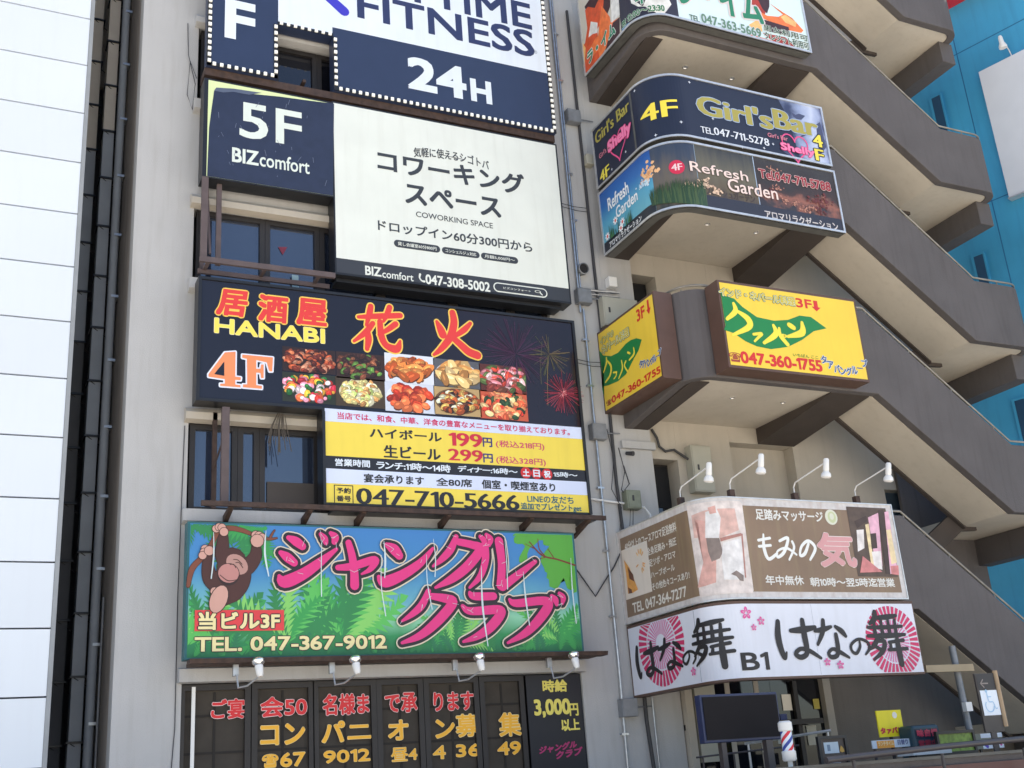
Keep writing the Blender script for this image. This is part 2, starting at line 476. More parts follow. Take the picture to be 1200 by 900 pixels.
# ---- white clad building on the left
wb = thing('white_building', 'white panel-clad building along the left edge of the photo', 'building', (-3, 15, 0))
pitch = 0.8085
WP = [mat('white_cladding', (0.75 * f_, 0.81 * f_, 0.88 * f_), 0.5, var=0.02, scale=0.5, streak=0.10, streak_col=(0.6, 0.63, 0.68)) for f_ in (1.0, .975, .99, .96)]
prev = None
z = 2.207 - 3 * pitch + 0.0
z = 3.015 - 4 * pitch
k = 0
for i in range(32):
    z0 = z + i * pitch
    if z0 < 0: z0 = 0
    z1 = z + (i + 1) * pitch - 0.022
    if z1 <= 0.1: continue
    bx('panel', WP[i * 7 % 4], wb, -9.0, 1.0, 15.0, 15.05, z0, z1)
bx('backing_wall', M['joint'], wb, -9.0, 0.99, 15.055, 27, 0, 26)
bx('corner_trim', M['trim_grey'], wb, 1.003, 1.055, 14.99, 15.3, 0, 26)
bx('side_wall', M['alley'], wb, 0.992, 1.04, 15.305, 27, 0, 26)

# ---- main building
mbld = thing('office_building', 'pale stucco multi-tenant building carrying all the large signboards', 'building', (5.7, 15, 0))
FL = [(0.35, 3.12), (5.33, 6.57), (8.66, 9.84), (11.6, 12.97), (15.2, 16.6), (18.4, 19.8)]   # window bands: sill and head heights
WX0, WX1 = 2.57, 8.28
m = MB()
m.box(1.75, WX0, 15, 15.35, 0, HB); m.box(WX1, 9.33, 15, 15.35, 0, HB)
zs = 0
for (a, b) in FL:
    m.box(WX0, WX1, 15, 15.35, zs, a); zs = b
m.box(WX0, WX1, 15, 15.35, zs, HB)
m.build('wall', M['stucco'], mbld)
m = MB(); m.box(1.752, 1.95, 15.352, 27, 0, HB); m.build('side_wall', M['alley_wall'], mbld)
m = MB()
for zz in (2.35, 4.05, 7.15, 10.15, 13.25): m.box(1.76, 2.5, 14.9985, 15.0, zz, zz + 0.006)
bx('roof', M['stucco'], mbld, 1.76, 17.0, 15.36, 27, HB - 0.2, HB - 0.01)
for (a, b) in FL[1:]:
    # projecting moulded head and sill of every window band
    q = MB(); q.prism([(14.86, b), (15.0, b - 0.02), (15.0, b + 0.17), (14.93, b + 0.17), (14.86, b + 0.1)], 0, WX0 - 0.06, WX1 + 0.05); q.build('window_head', M['stucco2'] if b < 12 else M['stucco'], mbld)
    q = MB(); q.prism([(14.86, a - 0.16), (15.0, a - 0.19), (15.0, a), (14.86, a)], 0, WX0 - 0.06, WX1 + 0.05); q.build('window_sill', M['stucco'], mbld)
q = MB(); q.prism([(14.88, 3.12), (15.0, 3.11), (15.0, 3.30), (14.88, 3.28)], 0, WX0 - 0.05, WX1 + 0.02); q.build('window_head', M['stucco'], mbld)
# windows: one part per leaf with its pane
def window(x0, x1, a, b, glassm, fw=0.055, y=15.10, low=None):
    f = MB()
    f.box(x0, x0 + fw, y - 0.05, y + 0.03, a, b); f.box(x1 - fw, x1, y - 0.05, y + 0.03, a, b)
    f.box(x0 + fw, x1 - fw, y - 0.05, y + 0.03, b - fw, b); f.box(x0 + fw, x1 - fw, y - 0.05, y + 0.03, a, a + fw)
    if low: f.box(x0 + fw, x1 - fw, y - 0.05, y + 0.03, low, low + 0.05)
    w_ = f.build('window', M['frame_dk'], mbld)
    bx('pane', glassm, w_, x0 + fw, x1 - fw, y, y + 0.012, a + fw, b - fw)
    return w_
# third floor club windows, x edges read off the mullions
g3 = [(2.60, 3.42), (3.55, 4.30), (4.43, 5.20), (5.36, 5.88), (6.02, 6.72), (6.86, 7.38)]
E3 = [(2.617,2.609), (3.378,2.577), (3.530,2.570), (4.207,2.542), (4.332,2.536), (5.064,2.505), (5.207,2.499), (5.740,2.476), (5.888,2.470), (6.570,2.441), (6.724,2.435), (7.276,2.411), (7.383,2.407), (8.189,2.372)]
for i in range(6):
    x0, x1 = E3[2 * i][0], E3[2 * i + 1][0]
    window(x0 - 0.07, x1 + 0.07, 0.35, 3.10, M['shoji'], fw=0.075, y=15.08)
    bm_ = MB(); n_ = 0
    for zz in (0.9, 1.35, 1.8, 2.25, 2.7): bm_.box(x0 + 0.01, x1 - 0.01, 15.070, 15.076, zz, zz + 0.03)
    bm_.box((x0 + x1) / 2 - 0.015, (x0 + x1) / 2 + 0.015, 15.0698, 15.0758, 0.45, 3.0)
    bm_.build('screen_lattice', M['shoji_bar'], mbld)
bx('white_edge_strip', M['white_paint'], mbld, 2.70, 2.745, 15.005, 15.02, 0.4, 3.07)
bx('backing_wall', M['dark'], mbld, WX0, WX1, 15.30, 15.345, 0.35, 19.8)
sb = E3[12][0]
# fourth, fifth floor windows
for (a, b), xs, gm_ in ((FL[1], [2.60, 3.25, 3.55, 4.40, 5.5, 6.6, 7.7, 8.26], M['glass']), (FL[2], [2.62, 3.62, 4.45, 5.4, 6.6, 7.6, 8.26], M['glass']), (FL[3], [2.62, 3.75, 4.45, 5.6, 6.9, 8.26], M['glass_dk']), (FL[4], [2.62, 3.9, 5.3, 6.8, 8.26], M['glass']), (FL[5], [2.62, 3.9, 5.3, 6.8, 8.26], M['glass'])):
    for i in range(len(xs) - 1): window(xs[i], xs[i + 1] - 0.004, a, b - 0.01, gm_, fw=0.075)
bx('roller_blind', mat('blind_brown', (0.07, 0.06, 0.055), 0.8), mbld, 3.66, 4.36, 15.075, 15.085, 5.40, 5.80)
bx('window_sticker', P(150, 175, 180), mbld, 4.02, 4.12, 15.05, 15.055, 8.72, 8.98)
polys(Flat(15.09), [([(3.823,9.428),(3.963,9.444),(3.892,9.304)], 0)], [P(120, 40, 60)], mbld, name='window_sticker')

# ---- alley between the two buildings
ab = thing('background_building', 'dark grey building closing the narrow gap behind the pipes', 'building', (1.4, 21, 0))
bx('wall', M['alley'], ab, 0.9, 1.9, 21, 21.3, 0, 22)
bx('upper_wall', M['duct_lit'], ab, 0.9, 1.9, 20.9, 20.99, 15.5, 30)  # paler tone paints in the brighter light high in the gap
for nm, xa, xb, ya, tz, lab in (('duct_column', 1.43, 1.60, 16.9, 26, 'inner grey segmented duct column in the gap between the buildings'), ('duct_column', 1.22, 1.39, 17.55, 26, 'outer, farther duct column beside the white building in the gap')):
    dc = thing(nm, lab, 'duct', (xa, ya, 0))
    zz = 0.0; i = 0
    while zz < 24:
        h = 0.86
        mm = M['alley'] if (zz < 8 and xa < 1.3) else M['duct'] if zz < 11.8 else M['duct_lit']  # upper segments take the paler tone: light from above painted in
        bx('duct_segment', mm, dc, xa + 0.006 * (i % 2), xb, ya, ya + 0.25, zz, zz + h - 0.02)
        q = MB(); q.box(xa - 0.02, xb + 0.03, ya - 0.03, ya + 0.28, zz + h - 0.02, zz + h + 0.008); q.tube([(xa, ya - 0.02, zz + h), (xb + 0.08, ya + 0.05, zz + h - 0.16)], 0.007, 6)
        q.build('bracket', M['black'], dc)
        zz += h; i += 1
dp = thing('drain_pipe', 'thick grey drain pipe clamped to the side wall in the gap', 'pipe', (1.66, 16.5, 0))
q = MB(); q.tube([(1.655, 16.55, 0), (1.655, 16.55, 24)], 0.062, 14); q.build('pipe', M['duct'], dp, smooth=True)
for i in range(24):
    q = MB(); q.box(1.64, 1.745, 16.47, 16.63, 0.7 + i * 1.03, 0.74 + i * 1.03); q.build('clamp', M['steel'], dp)
tp = MB(); tp.tube([(1.72, 16.2, 0), (1.72, 16.2, 4.4)], 0.014, 8); tag(tp.build('thin_pipe', M['zinc'], None), 'thin grey pipe running beside the thick drain pipe low in the gap', 'pipe')
cw = MB(); cw.tube([(2.42, 14.99, 0.6), (2.46, 14.99, 1.9), (2.50, 14.985, 2.6), (2.49, 14.985, 4.2), (2.52, 14.985, 6.5)], 0.006, 6)
tag(cw.build('wall_cable', M['cable'], None), 'thin black cable down the wall left of the signboards', 'cable')
cw = MB(); cw.tube([(2.40, 14.98, 12.98), (2.42, 14.96, 12.4), (2.53, 14.95, 11.9), (2.50, 14.96, 11.45), (2.42, 14.97, 11.7), (2.45, 14.97, 12.3), (2.55, 14.95, 12.0)], 0.006, 6)
tag(cw.build('hanging_cable', M['cable'], None), 'loops of thin cable hanging left of the fitness sign', 'cable')

# ---- wall behind the stairs (recessed, beige)
m = MB()
m.box(9.332, 9.95, 15.0, 15.35, 0, HB)
m.build('corner_pier', M['stucco'], mbld)
m = MB()
holes = []
for zf in (3.70, 7.14, 10.22, 13.32, 16.95):
    holes.append((zf + 1.35, zf + 2.75) if zf == 3.70 else (zf + 1.55, zf + 2.62))
zs = 0
holes = [(0.2, 2.6)] + [(5.0, 6.50), (8.6, 9.83), (11.7, 12.95), (15.0, 16.2)]
for (a, b) in holes:
    m.box(9.952, 10.02, 15.1, 15.5, a, b); m.box(9.952, 10.50, 15.1, 15.5, zs, a); zs = b
m.box(9.952, 10.50, 15.1, 15.5, zs, HB)
m.build('recessed_wall', M['stucco2'], mbld)
m = MB()
m.box(10.502, 11.6, 15.1, 15.5, 0, HB)
m.box(11.602, 12.95, 15.35, 15.55, 4.0, 6.88); m.box(11.602, 12.95, 15.1, 15.5, 6.882, HB); m.box(11.602, 12.95, 15.1, 15.5, 2.95, 3.99)
m.box(12.80, 12.95, 15.1, 15.5, 0, 2.948)
m.box(12.952, 14.9, 15.1, 15.5, 3.3, HB); m.box(14.902, 15.7, 15.1, 15.5, 3.3, 5.4); m.box(14.902, 15.7, 15.1, 15.5, 6.2, HB)
m.box(15.702, 17.0, 15.1, 15.5, 3.3, HB)
m.build('stair_wall', M['stucco2'], mbld)
M['shaded_render'] = mat('grey_brown_shaded_render', (0.19, 0.17, 0.15), .85, var=.1, scale=1.3, bump=.25, bscale=50, streak=.3, streak_col=(.11, .095, .08))  # grey-brown render, darkened in colour for the shade below the stairs
bx('lower_wall', M['shaded_render'], mbld, 12.952, 17.0, 15.1, 15.5, 0, 3.298)
bx('stair_wall_opening_pane', glass('skylight_blue_glass', (0.10, 0.15, 0.22), 0.3), mbld, 14.902, 15.7, 15.3, 15.32, 5.4, 6.2)  # added pane; its blue base colour stands in for skylight in an opening
for (a, b) in holes:
    wd = bx('window', M['frame_dk'], mbld, 10.02, 10.50, 15.42, 15.46, a, b)
    bx('pane', M['glass_dk'], wd, 10.05, 10.47, 15.40, 15.415, a + .04, (a + b) / 2)
    bx('pane', M['dark'], wd, 10.05, 10.47, 15.40, 15.415, (a + b) / 2 + .01, b - .04)
bx('pier_cap', M['stucco'], mbld, 9.36, 9.99, 14.93, 15.0, 6.60, 6.72)
bx('shop_interior', M['dark'], mbld, 11.61, 12.79, 15.5, 15.53, 0, 2.948)

# ---- exterior staircase
st = thing('exterior_staircase', 'open concrete staircase zigzagging down the right side of the building, brown parapets and cream undersides', 'staircase', (13, 14, 0))
LZ = [3.70, 7.14, 10.22, 13.32, 16.95]
MZ = [1.84, 5.28, 8.33, 11.46, 15.09]
def parapet(zl, zm, first=False):
    XA, XB = 13.03, 15.53
    xr, r1 = 17.08, 0.38
    pts = []  # outer x,y, inner x,y
    T = 0.15
    pts.append((9.47, 14.99, 9.47 + T, 14.99, zl - 0.2))
    pts.append((9.47, 13.40, 9.47 + T, 13.40, zl))
    for i in range(1, 9):
        a = i / 8 * math.pi / 2
        cx, cy, r = 9.92, 13.40, 0.45
        pts.append((cx - r * math.cos(a), cy - r * math.sin(a), cx - (r - T) * math.cos(a), cy - (r - T) * math.sin(a), zl))
    def zb(x): return zl if x < XA else (zl + (zm - zl) * (x - XA) / (XB - XA) if x < XB else zm)
    def zt(x): return zl + 1.44 if x < 13.04 else (zl + 1.44 + (zm + 1.18 - zl - 1.44) * (x - 13.04) / (15.81 - 13.04) if x < 15.81 else zm + 1.18)
    for x in (13.03, 13.045, 15.53, 15.81, xr - r1): pts.append((x, 12.95, x, 12.95 + T, None))
    for i in range(1, 9):
        a = i / 8 * math.pi / 2
        cx, cy, r = xr - r1, 12.95 + r1, r1
        pts.append((cx + r * math.sin(a), cy - r * math.cos(a), cx + (r - T) * math.sin(a), cy - (r - T) * math.cos(a), zm))
    pts.append((xr, 15.09, xr - T, 15.09, zm))
    vs = []; fs = []
    for p in pts:
        b = p[4] if p[4] is not None else zb(p[0])
        t = zt(p[0])
        vs += [(p[0], p[1], b), (p[0], p[1], t), (p[2], p[3], t), (p[2], p[3], b)]
    n = len(pts)
    for i in range(n - 1):
        a = 4 * i; b = a + 4
        fs += [(a + j, a + (j + 1) % 4, b + (j + 1) % 4, b + j) for j in range(4)]
    fs += [(0, 3, 2, 1), (4 * n - 4, 4 * n - 3, 4 * n - 2, 4 * n - 1)]
    pa = MB().add(vs, fs).build('parapet', M['brown'], st, bevel=0.012)
    # slim capping rail on short posts
    hr = []
    for i, p in enumerate(pts):
        x, y = p[0] * .85 + p[2] * .15, p[1] * .85 + p[3] * .15
        hr.append((x, y, zt(p[0]) + 0.07))
    q = MB(); q.tube(hr, 0.018, 6)
    q.build('handrail', M['rail_steel'], st, smooth=True)
    for x in (9.6, 10.8, 12.0, 13.1, 13.9, 14.7, 15.5, 16.4):
        q = MB(); q.tube([(x if x > 9.9 else 9.63, 12.98 if x > 9.9 else 13.2, zt(x) - 0.01), (x if x > 9.9 else 9.63, 12.98 if x > 9.9 else 13.2, zt(x) + 0.06)], 0.012, 6)
        q.build('rail_post', M['rail_steel'], st)
for i, (zl, zm) in enumerate(zip(LZ, MZ)):
    parapet(zl, zm)
    # storey landing with side beams
    MB().box(9.63, 13.02, 13.105, 15.095, zl + 0.02, zl + 0.2).build('landing', M['soffit'], st)
    q = MB(); q.prism([(13.2, zl + 0.003), (15.09, zl - 0.20), (15.09, zl + 0.0), (13.2, zl + 0.018)], 0, 9.625, 9.93); q.build('beam', M['brown2'], st)
    q = MB(); q.prism([(13.105, zl - 0.004), (15.09, zl - 0.26), (15.09, zl + 0.018), (13.105, zl + 0.018)], 0, 12.2, 12.98); q.build('beam', M['brown2'], st)
    # flight down to the mid landing, cream soffit
    sl = (zm - zl) / 2.5
    q = MB(); q.prism([(13.0, zl + 0.018), (15.5, zm + 0.018), (15.5, zm + 0.2), (13.0, zl + 0.2)], 1, 13.105, 14.0); q.build('flight', M['soffit'], st)
    q = MB()
    for k in range(10):
        x_ = 13.05 + k * .24
        q.box(x_, x_ + .24, 13.11, 13.99, zl + 0.07 + sl * (x_ - 13), zl + 0.23 + sl * (x_ - 13))
    q.build('step', M['soffit'], st)
    q = MB(); q.prism([(13.0, zl - 0.03), (15.52, zm - 0.03), (15.52, zm + 0.3), (13.0, zl + 0.3)], 1, 14.003, 14.08); q.build('stringer', M['brown2'], st)
    MB().box(15.502, 16.93, 13.107, 15.095, zm + 0.02, zm + 0.2).build('landing', M['soffit'], st)
    q = MB(); q.box(16.8, 17.15, 13.33, 15.09, zm - 0.46, zm + 0.015); q.build('beam', M['brown'], st, bevel=0.01)
    # return flight behind, down to the next storey landing
    if i > 0:
        zp = LZ[i - 1]
        q = MB(); q.prism([(13.0, zp + 0.03), (15.5, zm + 0.03), (15.5, zm + 0.2), (13.0, zp + 0.2)], 1, 14.15, 15.09); q.build('flight', M['soffit'], st)
        q = MB(); q.prism([(13.0, zp - 0.06), (15.5, zm - 0.06), (15.86, zm - 0.04), (15.86, zm + 0.3), (15.5, zm + 0.35), (13.0, zp + 0.35)], 1, 14.083, 14.147); q.build('stringer', M['brown2'], st)
    # recessed downlights
    if i in (1, 2, 3):
        for (x, y) in ((10.75, 13.75), (11.75, 13.75)):
            q = MB(); q.lathe((x, y, zl + 0.021), (0, 0, -1), [(0, 0.05), (0.012, 0.05), (0.012, 0.035), (0.004, 0.03)], 12)
            q.build('downlight', M['chrome'], st)
bx('end_wall', M['brown'], mbld, 15.2, 17.0, 15.04, 15.098, 3.2, 7.2)

# ---- blue building on the right
bb = thing('blue_building', 'bright blue painted building at the upper right behind the stairs', 'building', (18.2, 15.5, 0))
bd = Vector((0.292, -0.956, 0)); bn = Vector((-0.956, -0.292, 0)); bp = Vector((18.2, 15.5, 0))
def BB(s0, s1, z0, z1, o0, o1, mb=None):
    mb = mb or MB(); c = []
    for z_ in (z0, z1):
        for (s_, o_) in ((s0, o0), (s1, o0), (s1, o1), (s0, o1)):
            p = bp + bd * s_ + bn * o_; c.append((p.x, p.y, z_))
    return mb.add(c, [(0, 3, 2, 1), (4, 5, 6, 7), (0, 1, 5, 4), (1, 2, 6, 5), (2, 3, 7, 6), (3, 0, 4, 7)])
BB(-9, 6.0, 0, 19.0, -6, 0).build('wall', M['blue'], bb)
q = MB(); BB(1.2, 1.22, 0, 19, 0.0, 0.004, q); BB(-9, 6, 15.9, 15.92, 0.0, 0.004, q); BB(-9, 6, 12.3, 12.32, 0.0, 0.004, q); q.build('panel_joint', mat('blue_joint', (0.02, 0.14, 0.3), 0.7), bb)
for (s0, z0, z1) in ((0.42, 13.6, 15.2), (0.55, 10.1, 11.3), (0.7, 7.0, 8.1)):
    fr = BB(s0, s0 + 0.28, z0, z1, 0.0, 0.05).build('recess_surround', M['blue'], bb)
    BB(s0 + 0.06, s0 + 0.25, z0 + 0.04, z1 - 0.05, 0.051, 0.056).build('recess_panel', mat('deep_blue_recess', (0.012, 0.06, 0.13), 0.6), bb)
aw = thing('red_awning', 'red awning at the top of the blue building', 'awning', tuple(bp + Vector((0, 0, 16.8))))
BB(1.05, 3.2, 17.05, 17.6, 0.0, 0.5).build('awning_panel', P(200, 45, 60), aw)
bbn = thing('white_billboard', 'large blank white billboard on the blue wall at the right edge', 'billboard', tuple(bp + bd * 3 + Vector((0, 0, 12))))
BB(1.62, 5.6, 12.15, 15.15, 0.01, 0.16).build('board', mat('white_board', (0.68, 0.71, 0.77), 0.5, var=0.02), bbn)
BB(1.6, 5.62, 12.12, 12.148, 0.005, 0.18).build('edge_trim', M['silver'], bbn)
def blue_lamp(s, z_, up, label):
    t = thing('wall_spotlight', label, 'lamp', tuple(bp + bd * s + Vector((0, 0, z_))), 'spotlights around the white billboard')
    a = bp + bd * s; o = bn
    k = 0.28 if up else -0.1
    p0 = a + o * 0.02 + Vector((0, 0, z_)); p1 = a + o * 0.1 + Vector((0, 0, z_ + 0.14)); p2 = a + o * 0.42 + Vector((0, 0, z_ + 0.3))
    q = MB(); q.tube([p0, p1, p2], 0.012, 6); q.build('arm', M['white_paint'], t, smooth=True)
    q = MB(); q.lathe(p2, (0.15, 0.05, -1) if up else (0.1, 0.1, 1), [(-0.04, 0.03), (0, 0.045), (0.12, 0.05), (0.2, 0.085), (0.24, 0.08)], 14); q.build('lamp_head', M['white_paint'], t, smooth=True)
blue_lamp(2.3, 15.2, True, 'white arm spotlight above the blank white billboard')
blue_lamp(2.45, 11.75, False, 'white spotlight directly below the blank white billboard')
blue_lamp(2.55, 11.0, False, 'lowest white spotlight on the blue wall at the right edge')

# ================================================================== SIGNS ON THE FLAT FACADE
S = Flat(14.6)
WHITE = P(226, 236, 248); OFFW = P(226, 231, 224); BLK = P(34, 36, 44); YEL = P(240, 216, 84); RED = P(214, 48, 62)
def back_frame(t, u0, u1, z0, z1, d=0.34, m='rust'):
    """steel brackets that tie a sign back to the wall"""
    n = max(2, int((u1 - u0) / 1.4))
    for i in range(n + 1):
        u = u0 + 0.1 + (u1 - u0 - 0.2) * i / n
        q = MB(); q.box(u - 0.025, u + 0.025, 14.6 + 0.12, 14.995, z0 + 0.02, z0 + 0.07); q.box(u - 0.025, u + 0.025, 14.73, 14.995, z1 - 0.09, z1 - 0.04)
        q.build('bracket', M[m], t)

# ---- fitness club sign
t = thing('fitness_sign', 'topmost big navy and white fitness club sign with a dotted light border, reads 24H', 'signboard', (5.6, 14.6, 12.03))
A0 = (2.632,12.088); A1 = (3.696,12.077); N0 = (3.697,13.216); N1 = (4.587,13.232); A2 = (8.492,12.037)
zb = 12.03; zn = 13.02; ztp = 15.4
uL, uN0, uN1, uR = A0[0], A1[0], N1[0], A2[0]
slab(S, uL, uN0, zb, ztp, -0.22, 0).build('cabinet', M['navy'], t)
q = slab(S, uN0 + .001, uN1 - .001, zn, ztp - .003, -0.22, -0.002); slab(S, uN1, uR, zb, ztp, -0.22, 0, q); q.build('cabinet', M['navy'], t)
Wd = [(3.681,13.225),(4.203,13.194),(4.668,13.199),(8.439,13.227)]
zw = 12.72
polys(S, [([(uN0 + .01, zn + .02), (uN1 - .01, zn + .02), (uN1 - .01, Wd[2][1]), (Wd[3][0] + .03, Wd[3][1]), (Wd[3][0] + .03, ztp - .05), (uN0 + .01, ztp - .05)], 0)], [WHITE], t, name='white_panel')
text(S, 'F', (2.883,12.581), (3.347,13.296), WHITE, t, bold=0.07)
text(S, '6', (2.870,13.458), (3.331,14.199), WHITE, t, bold=0.07)
text(S, '24', (5.827,12.341), (6.864,12.965), WHITE, t, bold=0.075)
text(S, 'H', (6.936,12.349), (7.322,12.790), WHITE, t, bold=0.09)
text(S, 'FITNESS', (5.001,13.491), (8.218,14.036), P(44, 54, 96), t, bold=0.045)
text(S, 'ANYTIME', (4.507,14.073), (8.211,14.621), P(44, 54, 96), t, bold=0.045)
text(S, '®', (8.193,13.585), (8.269,13.655), P(120, 130, 150), t, bold=0.0)
brush(S, [[(4.269,13.916,0.167),(4.502,13.773,0.167),(4.776,13.556,0.180)]], P(62, 58, 196), t, name='purple_logo_stroke')
# dotted light border, joined: far too small to pick apart
q = MB()
def dots(u0, z0, u1, z1, pitch=0.105):
    n = max(1, int(math.hypot(u1 - u0, z1 - z0) / pitch))
    for i in range(n):
        u = u0 + (u1 - u0) * (i + .5) / n; z_ = z0 + (z1 - z0) * (i + .5) / n
        q.box(u - .024, u + .024, 14.565, 14.589, z_ - .026, z_ + .026)
dots(uL + .03, zb + .02, uL + .03, ztp); dots(uL + .05, zb + .03, uN0 - .03, zb + .03); dots(uN0 - .03, zb + .05, uN0 - .03, zn)
dots(uN0, zn + .03, uN1, zn + .03); dots(uN1 + .03, zb + .05, uN1 + .03, zn); dots(uN1 + .05, zb + .03, uR - .03, zb + .03); dots(uR - .03, zb + .05, uR - .03, ztp)
lb = q.build('light_strip', emit('small_white_bulbs', (0.85, 0.85, 0.8), 0.1), t); lb['kind'] = 'stuff'
q = MB(); q.box(uL - .01, uL + .06, 14.592, 14.599, zb, ztp); q.box(uN0 - .06, uN0, 14.592, 14.599, zb, zn); q.box(uN1, uN1 + .06, 14.592, 14.599, zb, zn); q.box(uR - .06, uR + .01, 14.592, 14.599, zb, ztp)
q.box(uL, uN0, 14.592, 14.599, zb, zb + .06); q.box(uN1 + .06, uR - .06, 14.592, 14.599, zb, zb + .06); q.box(uN0, uN1, 14.592, 14.599, zn, zn + .06)
q.build('dark_edge', M['black'], t)
q = MB(); q.box(uL - 0.02, uR, 14.66, 14.98, zb - 0.13, zb - 0.005); q.build('support_beam', M['rust'], t)
back_frame(t, uL, uR, zb + .1, ztp)

# ---- coworking sign
t = thing('coworking_sign', 'white and navy coworking space signboard marked 5F, right below the fitness sign', 'signboard', (5.6, 14.6, 8.87))
zt_, uL, uM, uR = 11.80, (2.601,11.861)[0], (4.546,10.585)[0], (8.451,9.025)[0]
zl5 = (2.680,10.129)[1]
zbb = (8.459,8.861)[1]; zbk = (8.443,9.125)[1]
slab(S, uL, uM - .002, zl5, zt_, -0.30, 0).build('cabinet', M['black'], t)
slab(S, uM, uR + .03, zbb, zt_ + .02, -0.30, 0).build('cabinet', M['black'], t)
polys(S, [(rect(uM + .02, zbk, uR, zt_ - .01), 0)], [OFFW], t, name='white_panel')
polys(S, [(rect(uM + .02, zbb + .03, uR, zbk - .002), 0)], [P(56, 59, 66)], t, name='dark_band')
# navy sheet torn away along the top and left, showing the old pale green print
polys(S, [(rect(uL + .06, zl5 + .02, uM - .01, zt_ - .03), 0)], [P(222, 236, 178)], t, name='old_print')
tear = [(2.674,10.427),(2.684,10.951),(2.710,11.246),(2.745,11.597),(2.922,11.636),(3.260,11.662),(3.713,11.712),(4.289,11.750),(4.579,11.775)]
polys(S, [([(uM - .012, zl5 + .02), (uL + .07, zl5 + .02)] + tear, 0)], [M['navy2']], t, layer=2, name='navy_sheet')
rip = [(2.745,11.597),(2.775,11.658),(3.026,11.697),(3.452,11.717),(3.260,11.642),(3.027,11.640),(2.880,11.597)]
polys(S, [(rip, 0)], [P(88, 98, 120)], t, layer=3, name='curled_edge')
sc_ = []
for i in range(26):
    cx = random.uniform(uL + .15, uM - .1); cz = random.uniform(zl5 + .1, zt_ - .2); L_ = random.uniform(.02, .12); a_ = random.uniform(.9, 2.2)
    sc_.append(([(cx, cz), (cx + .006, cz), (cx + .006 + L_ * math.cos(a_), cz + L_ * math.sin(a_)), (cx + L_ * math.cos(a_), cz + L_ * math.sin(a_))], 0))
polys(S, sc_, [P(120, 130, 152)], t, layer=3, name='scratch_marks')
text(S, '5F', (3.124,10.890), (4.063,11.498), P(222, 232, 224), t, bold=0.035, layer=3)
text(S, 'BIZ', (3.020,10.451), (3.409,10.693), P(222, 232, 224), t, bold=0.05, layer=3)
text(S, 'comfort', (3.425,10.450), (4.177,10.688), P(222, 232, 224), t, bold=0.02, layer=3)
DK = P(56, 60, 66)
text(S, '気軽に使えるシゴトバ', (5.866,11.136), (7.174,11.315), DK, t, bold=0.02, arc=0.16, layer=2)
brush(S, [[(6.318,11.203,0.013),(6.725,11.190,0.013)]], P(110, 112, 116), t, name='thin_rule')
text(S, 'コワーキング', (5.257,10.716), (7.798,11.104), DK, t, bold=0.045)
text(S, 'スペース', (5.692,10.225), (7.331,10.573), DK, t, bold=0.05)
text(S, 'COWORKING SPACE', (5.858,10.011), (7.166,10.108), DK, t, bold=0.01)
text(S, 'ドロップイン60分300円から', (5.229,9.679), (7.844,9.861), DK, t, bold=0.03)
def capsule(a, b):
    r = (b[1] - a[1]) / 2; zc = (a[1] + b[1]) / 2
    return [(a[0] + r - r * math.sin(math.pi * i / 8), zc + r * math.cos(math.pi * i / 8)) for i in range(9)] + [(b[0] - r + r * math.sin(math.pi * i / 8), zc - r * math.cos(math.pi * i / 8)) for i in range(9)]
for (a, b, s_) in (((5.476,9.440), (6.232,9.564), '貸し会議室60分800円'), ((6.261,9.440), (6.899,9.558), 'コンシェルジュ対応'), ((6.922,9.437), (7.570,9.555), '月額5,000円〜')):
    polys(S, [(capsule(a, b), 0)], [DK], t, layer=2, name='caption_pill')
    h = b[1] - a[1]; text(S, s_, (a[0] + h * .5, a[1] + h * .24), (b[0] - h * .5, b[1] - h * .24), OFFW, t, bold=0.02, layer=3)
text(S, 'BIZ', (5.005,8.906), (5.259,9.058), OFFW, t, bold=0.05)
text(S, 'comfort', (5.271,8.896), (5.768,9.022), OFFW, t, bold=0.02)
brush(S, [[(5.878,9.031,0.036),(5.869,8.970,0.024),(5.902,8.927,0.024),(5.942,8.920,0.036)]], OFFW, t, name='telephone_symbol')
text(S, '047-308-5002', (5.963,8.882), (7.042,9.048), OFFW, t, bold=0.045)
ca, cb = (7.099,8.903), (8.050,9.068)
polys(S, [(capsule(ca, cb), 0)], [OFFW], t, layer=2, name='search_box')
polys(S, [(capsule((ca[0] + .02, ca[1] + .02), (cb[0] - .02, cb[1] - .02)), 0)], [P(56, 59, 66)], t, layer=3, name='search_box')
text(S, 'ビズコンフォート', (ca[0] + .17, ca[1] + .065), (cb[0] - .30, cb[1] - .065), OFFW, t, bold=0.03, layer=4)
text(S, '○', (cb[0] - .23, ca[1] + .07), (cb[0] - .12, cb[1] - .05), OFFW, t, bold=0.03, layer=4)
brush(S, [[(cb[0] - .13, ca[1] + .075, .02), (cb[0] - .10, ca[1] + .045, .02)]], OFFW, t, name='search_symbol', layer=4)
back_frame(t, uM, uR, zbb + .1, zt_)
q = MB(); q.box(uM + .05, uR - .1, 14.72, 14.98, zbb - .06, zbb - .004); q.build('support_beam', M['black'], t)

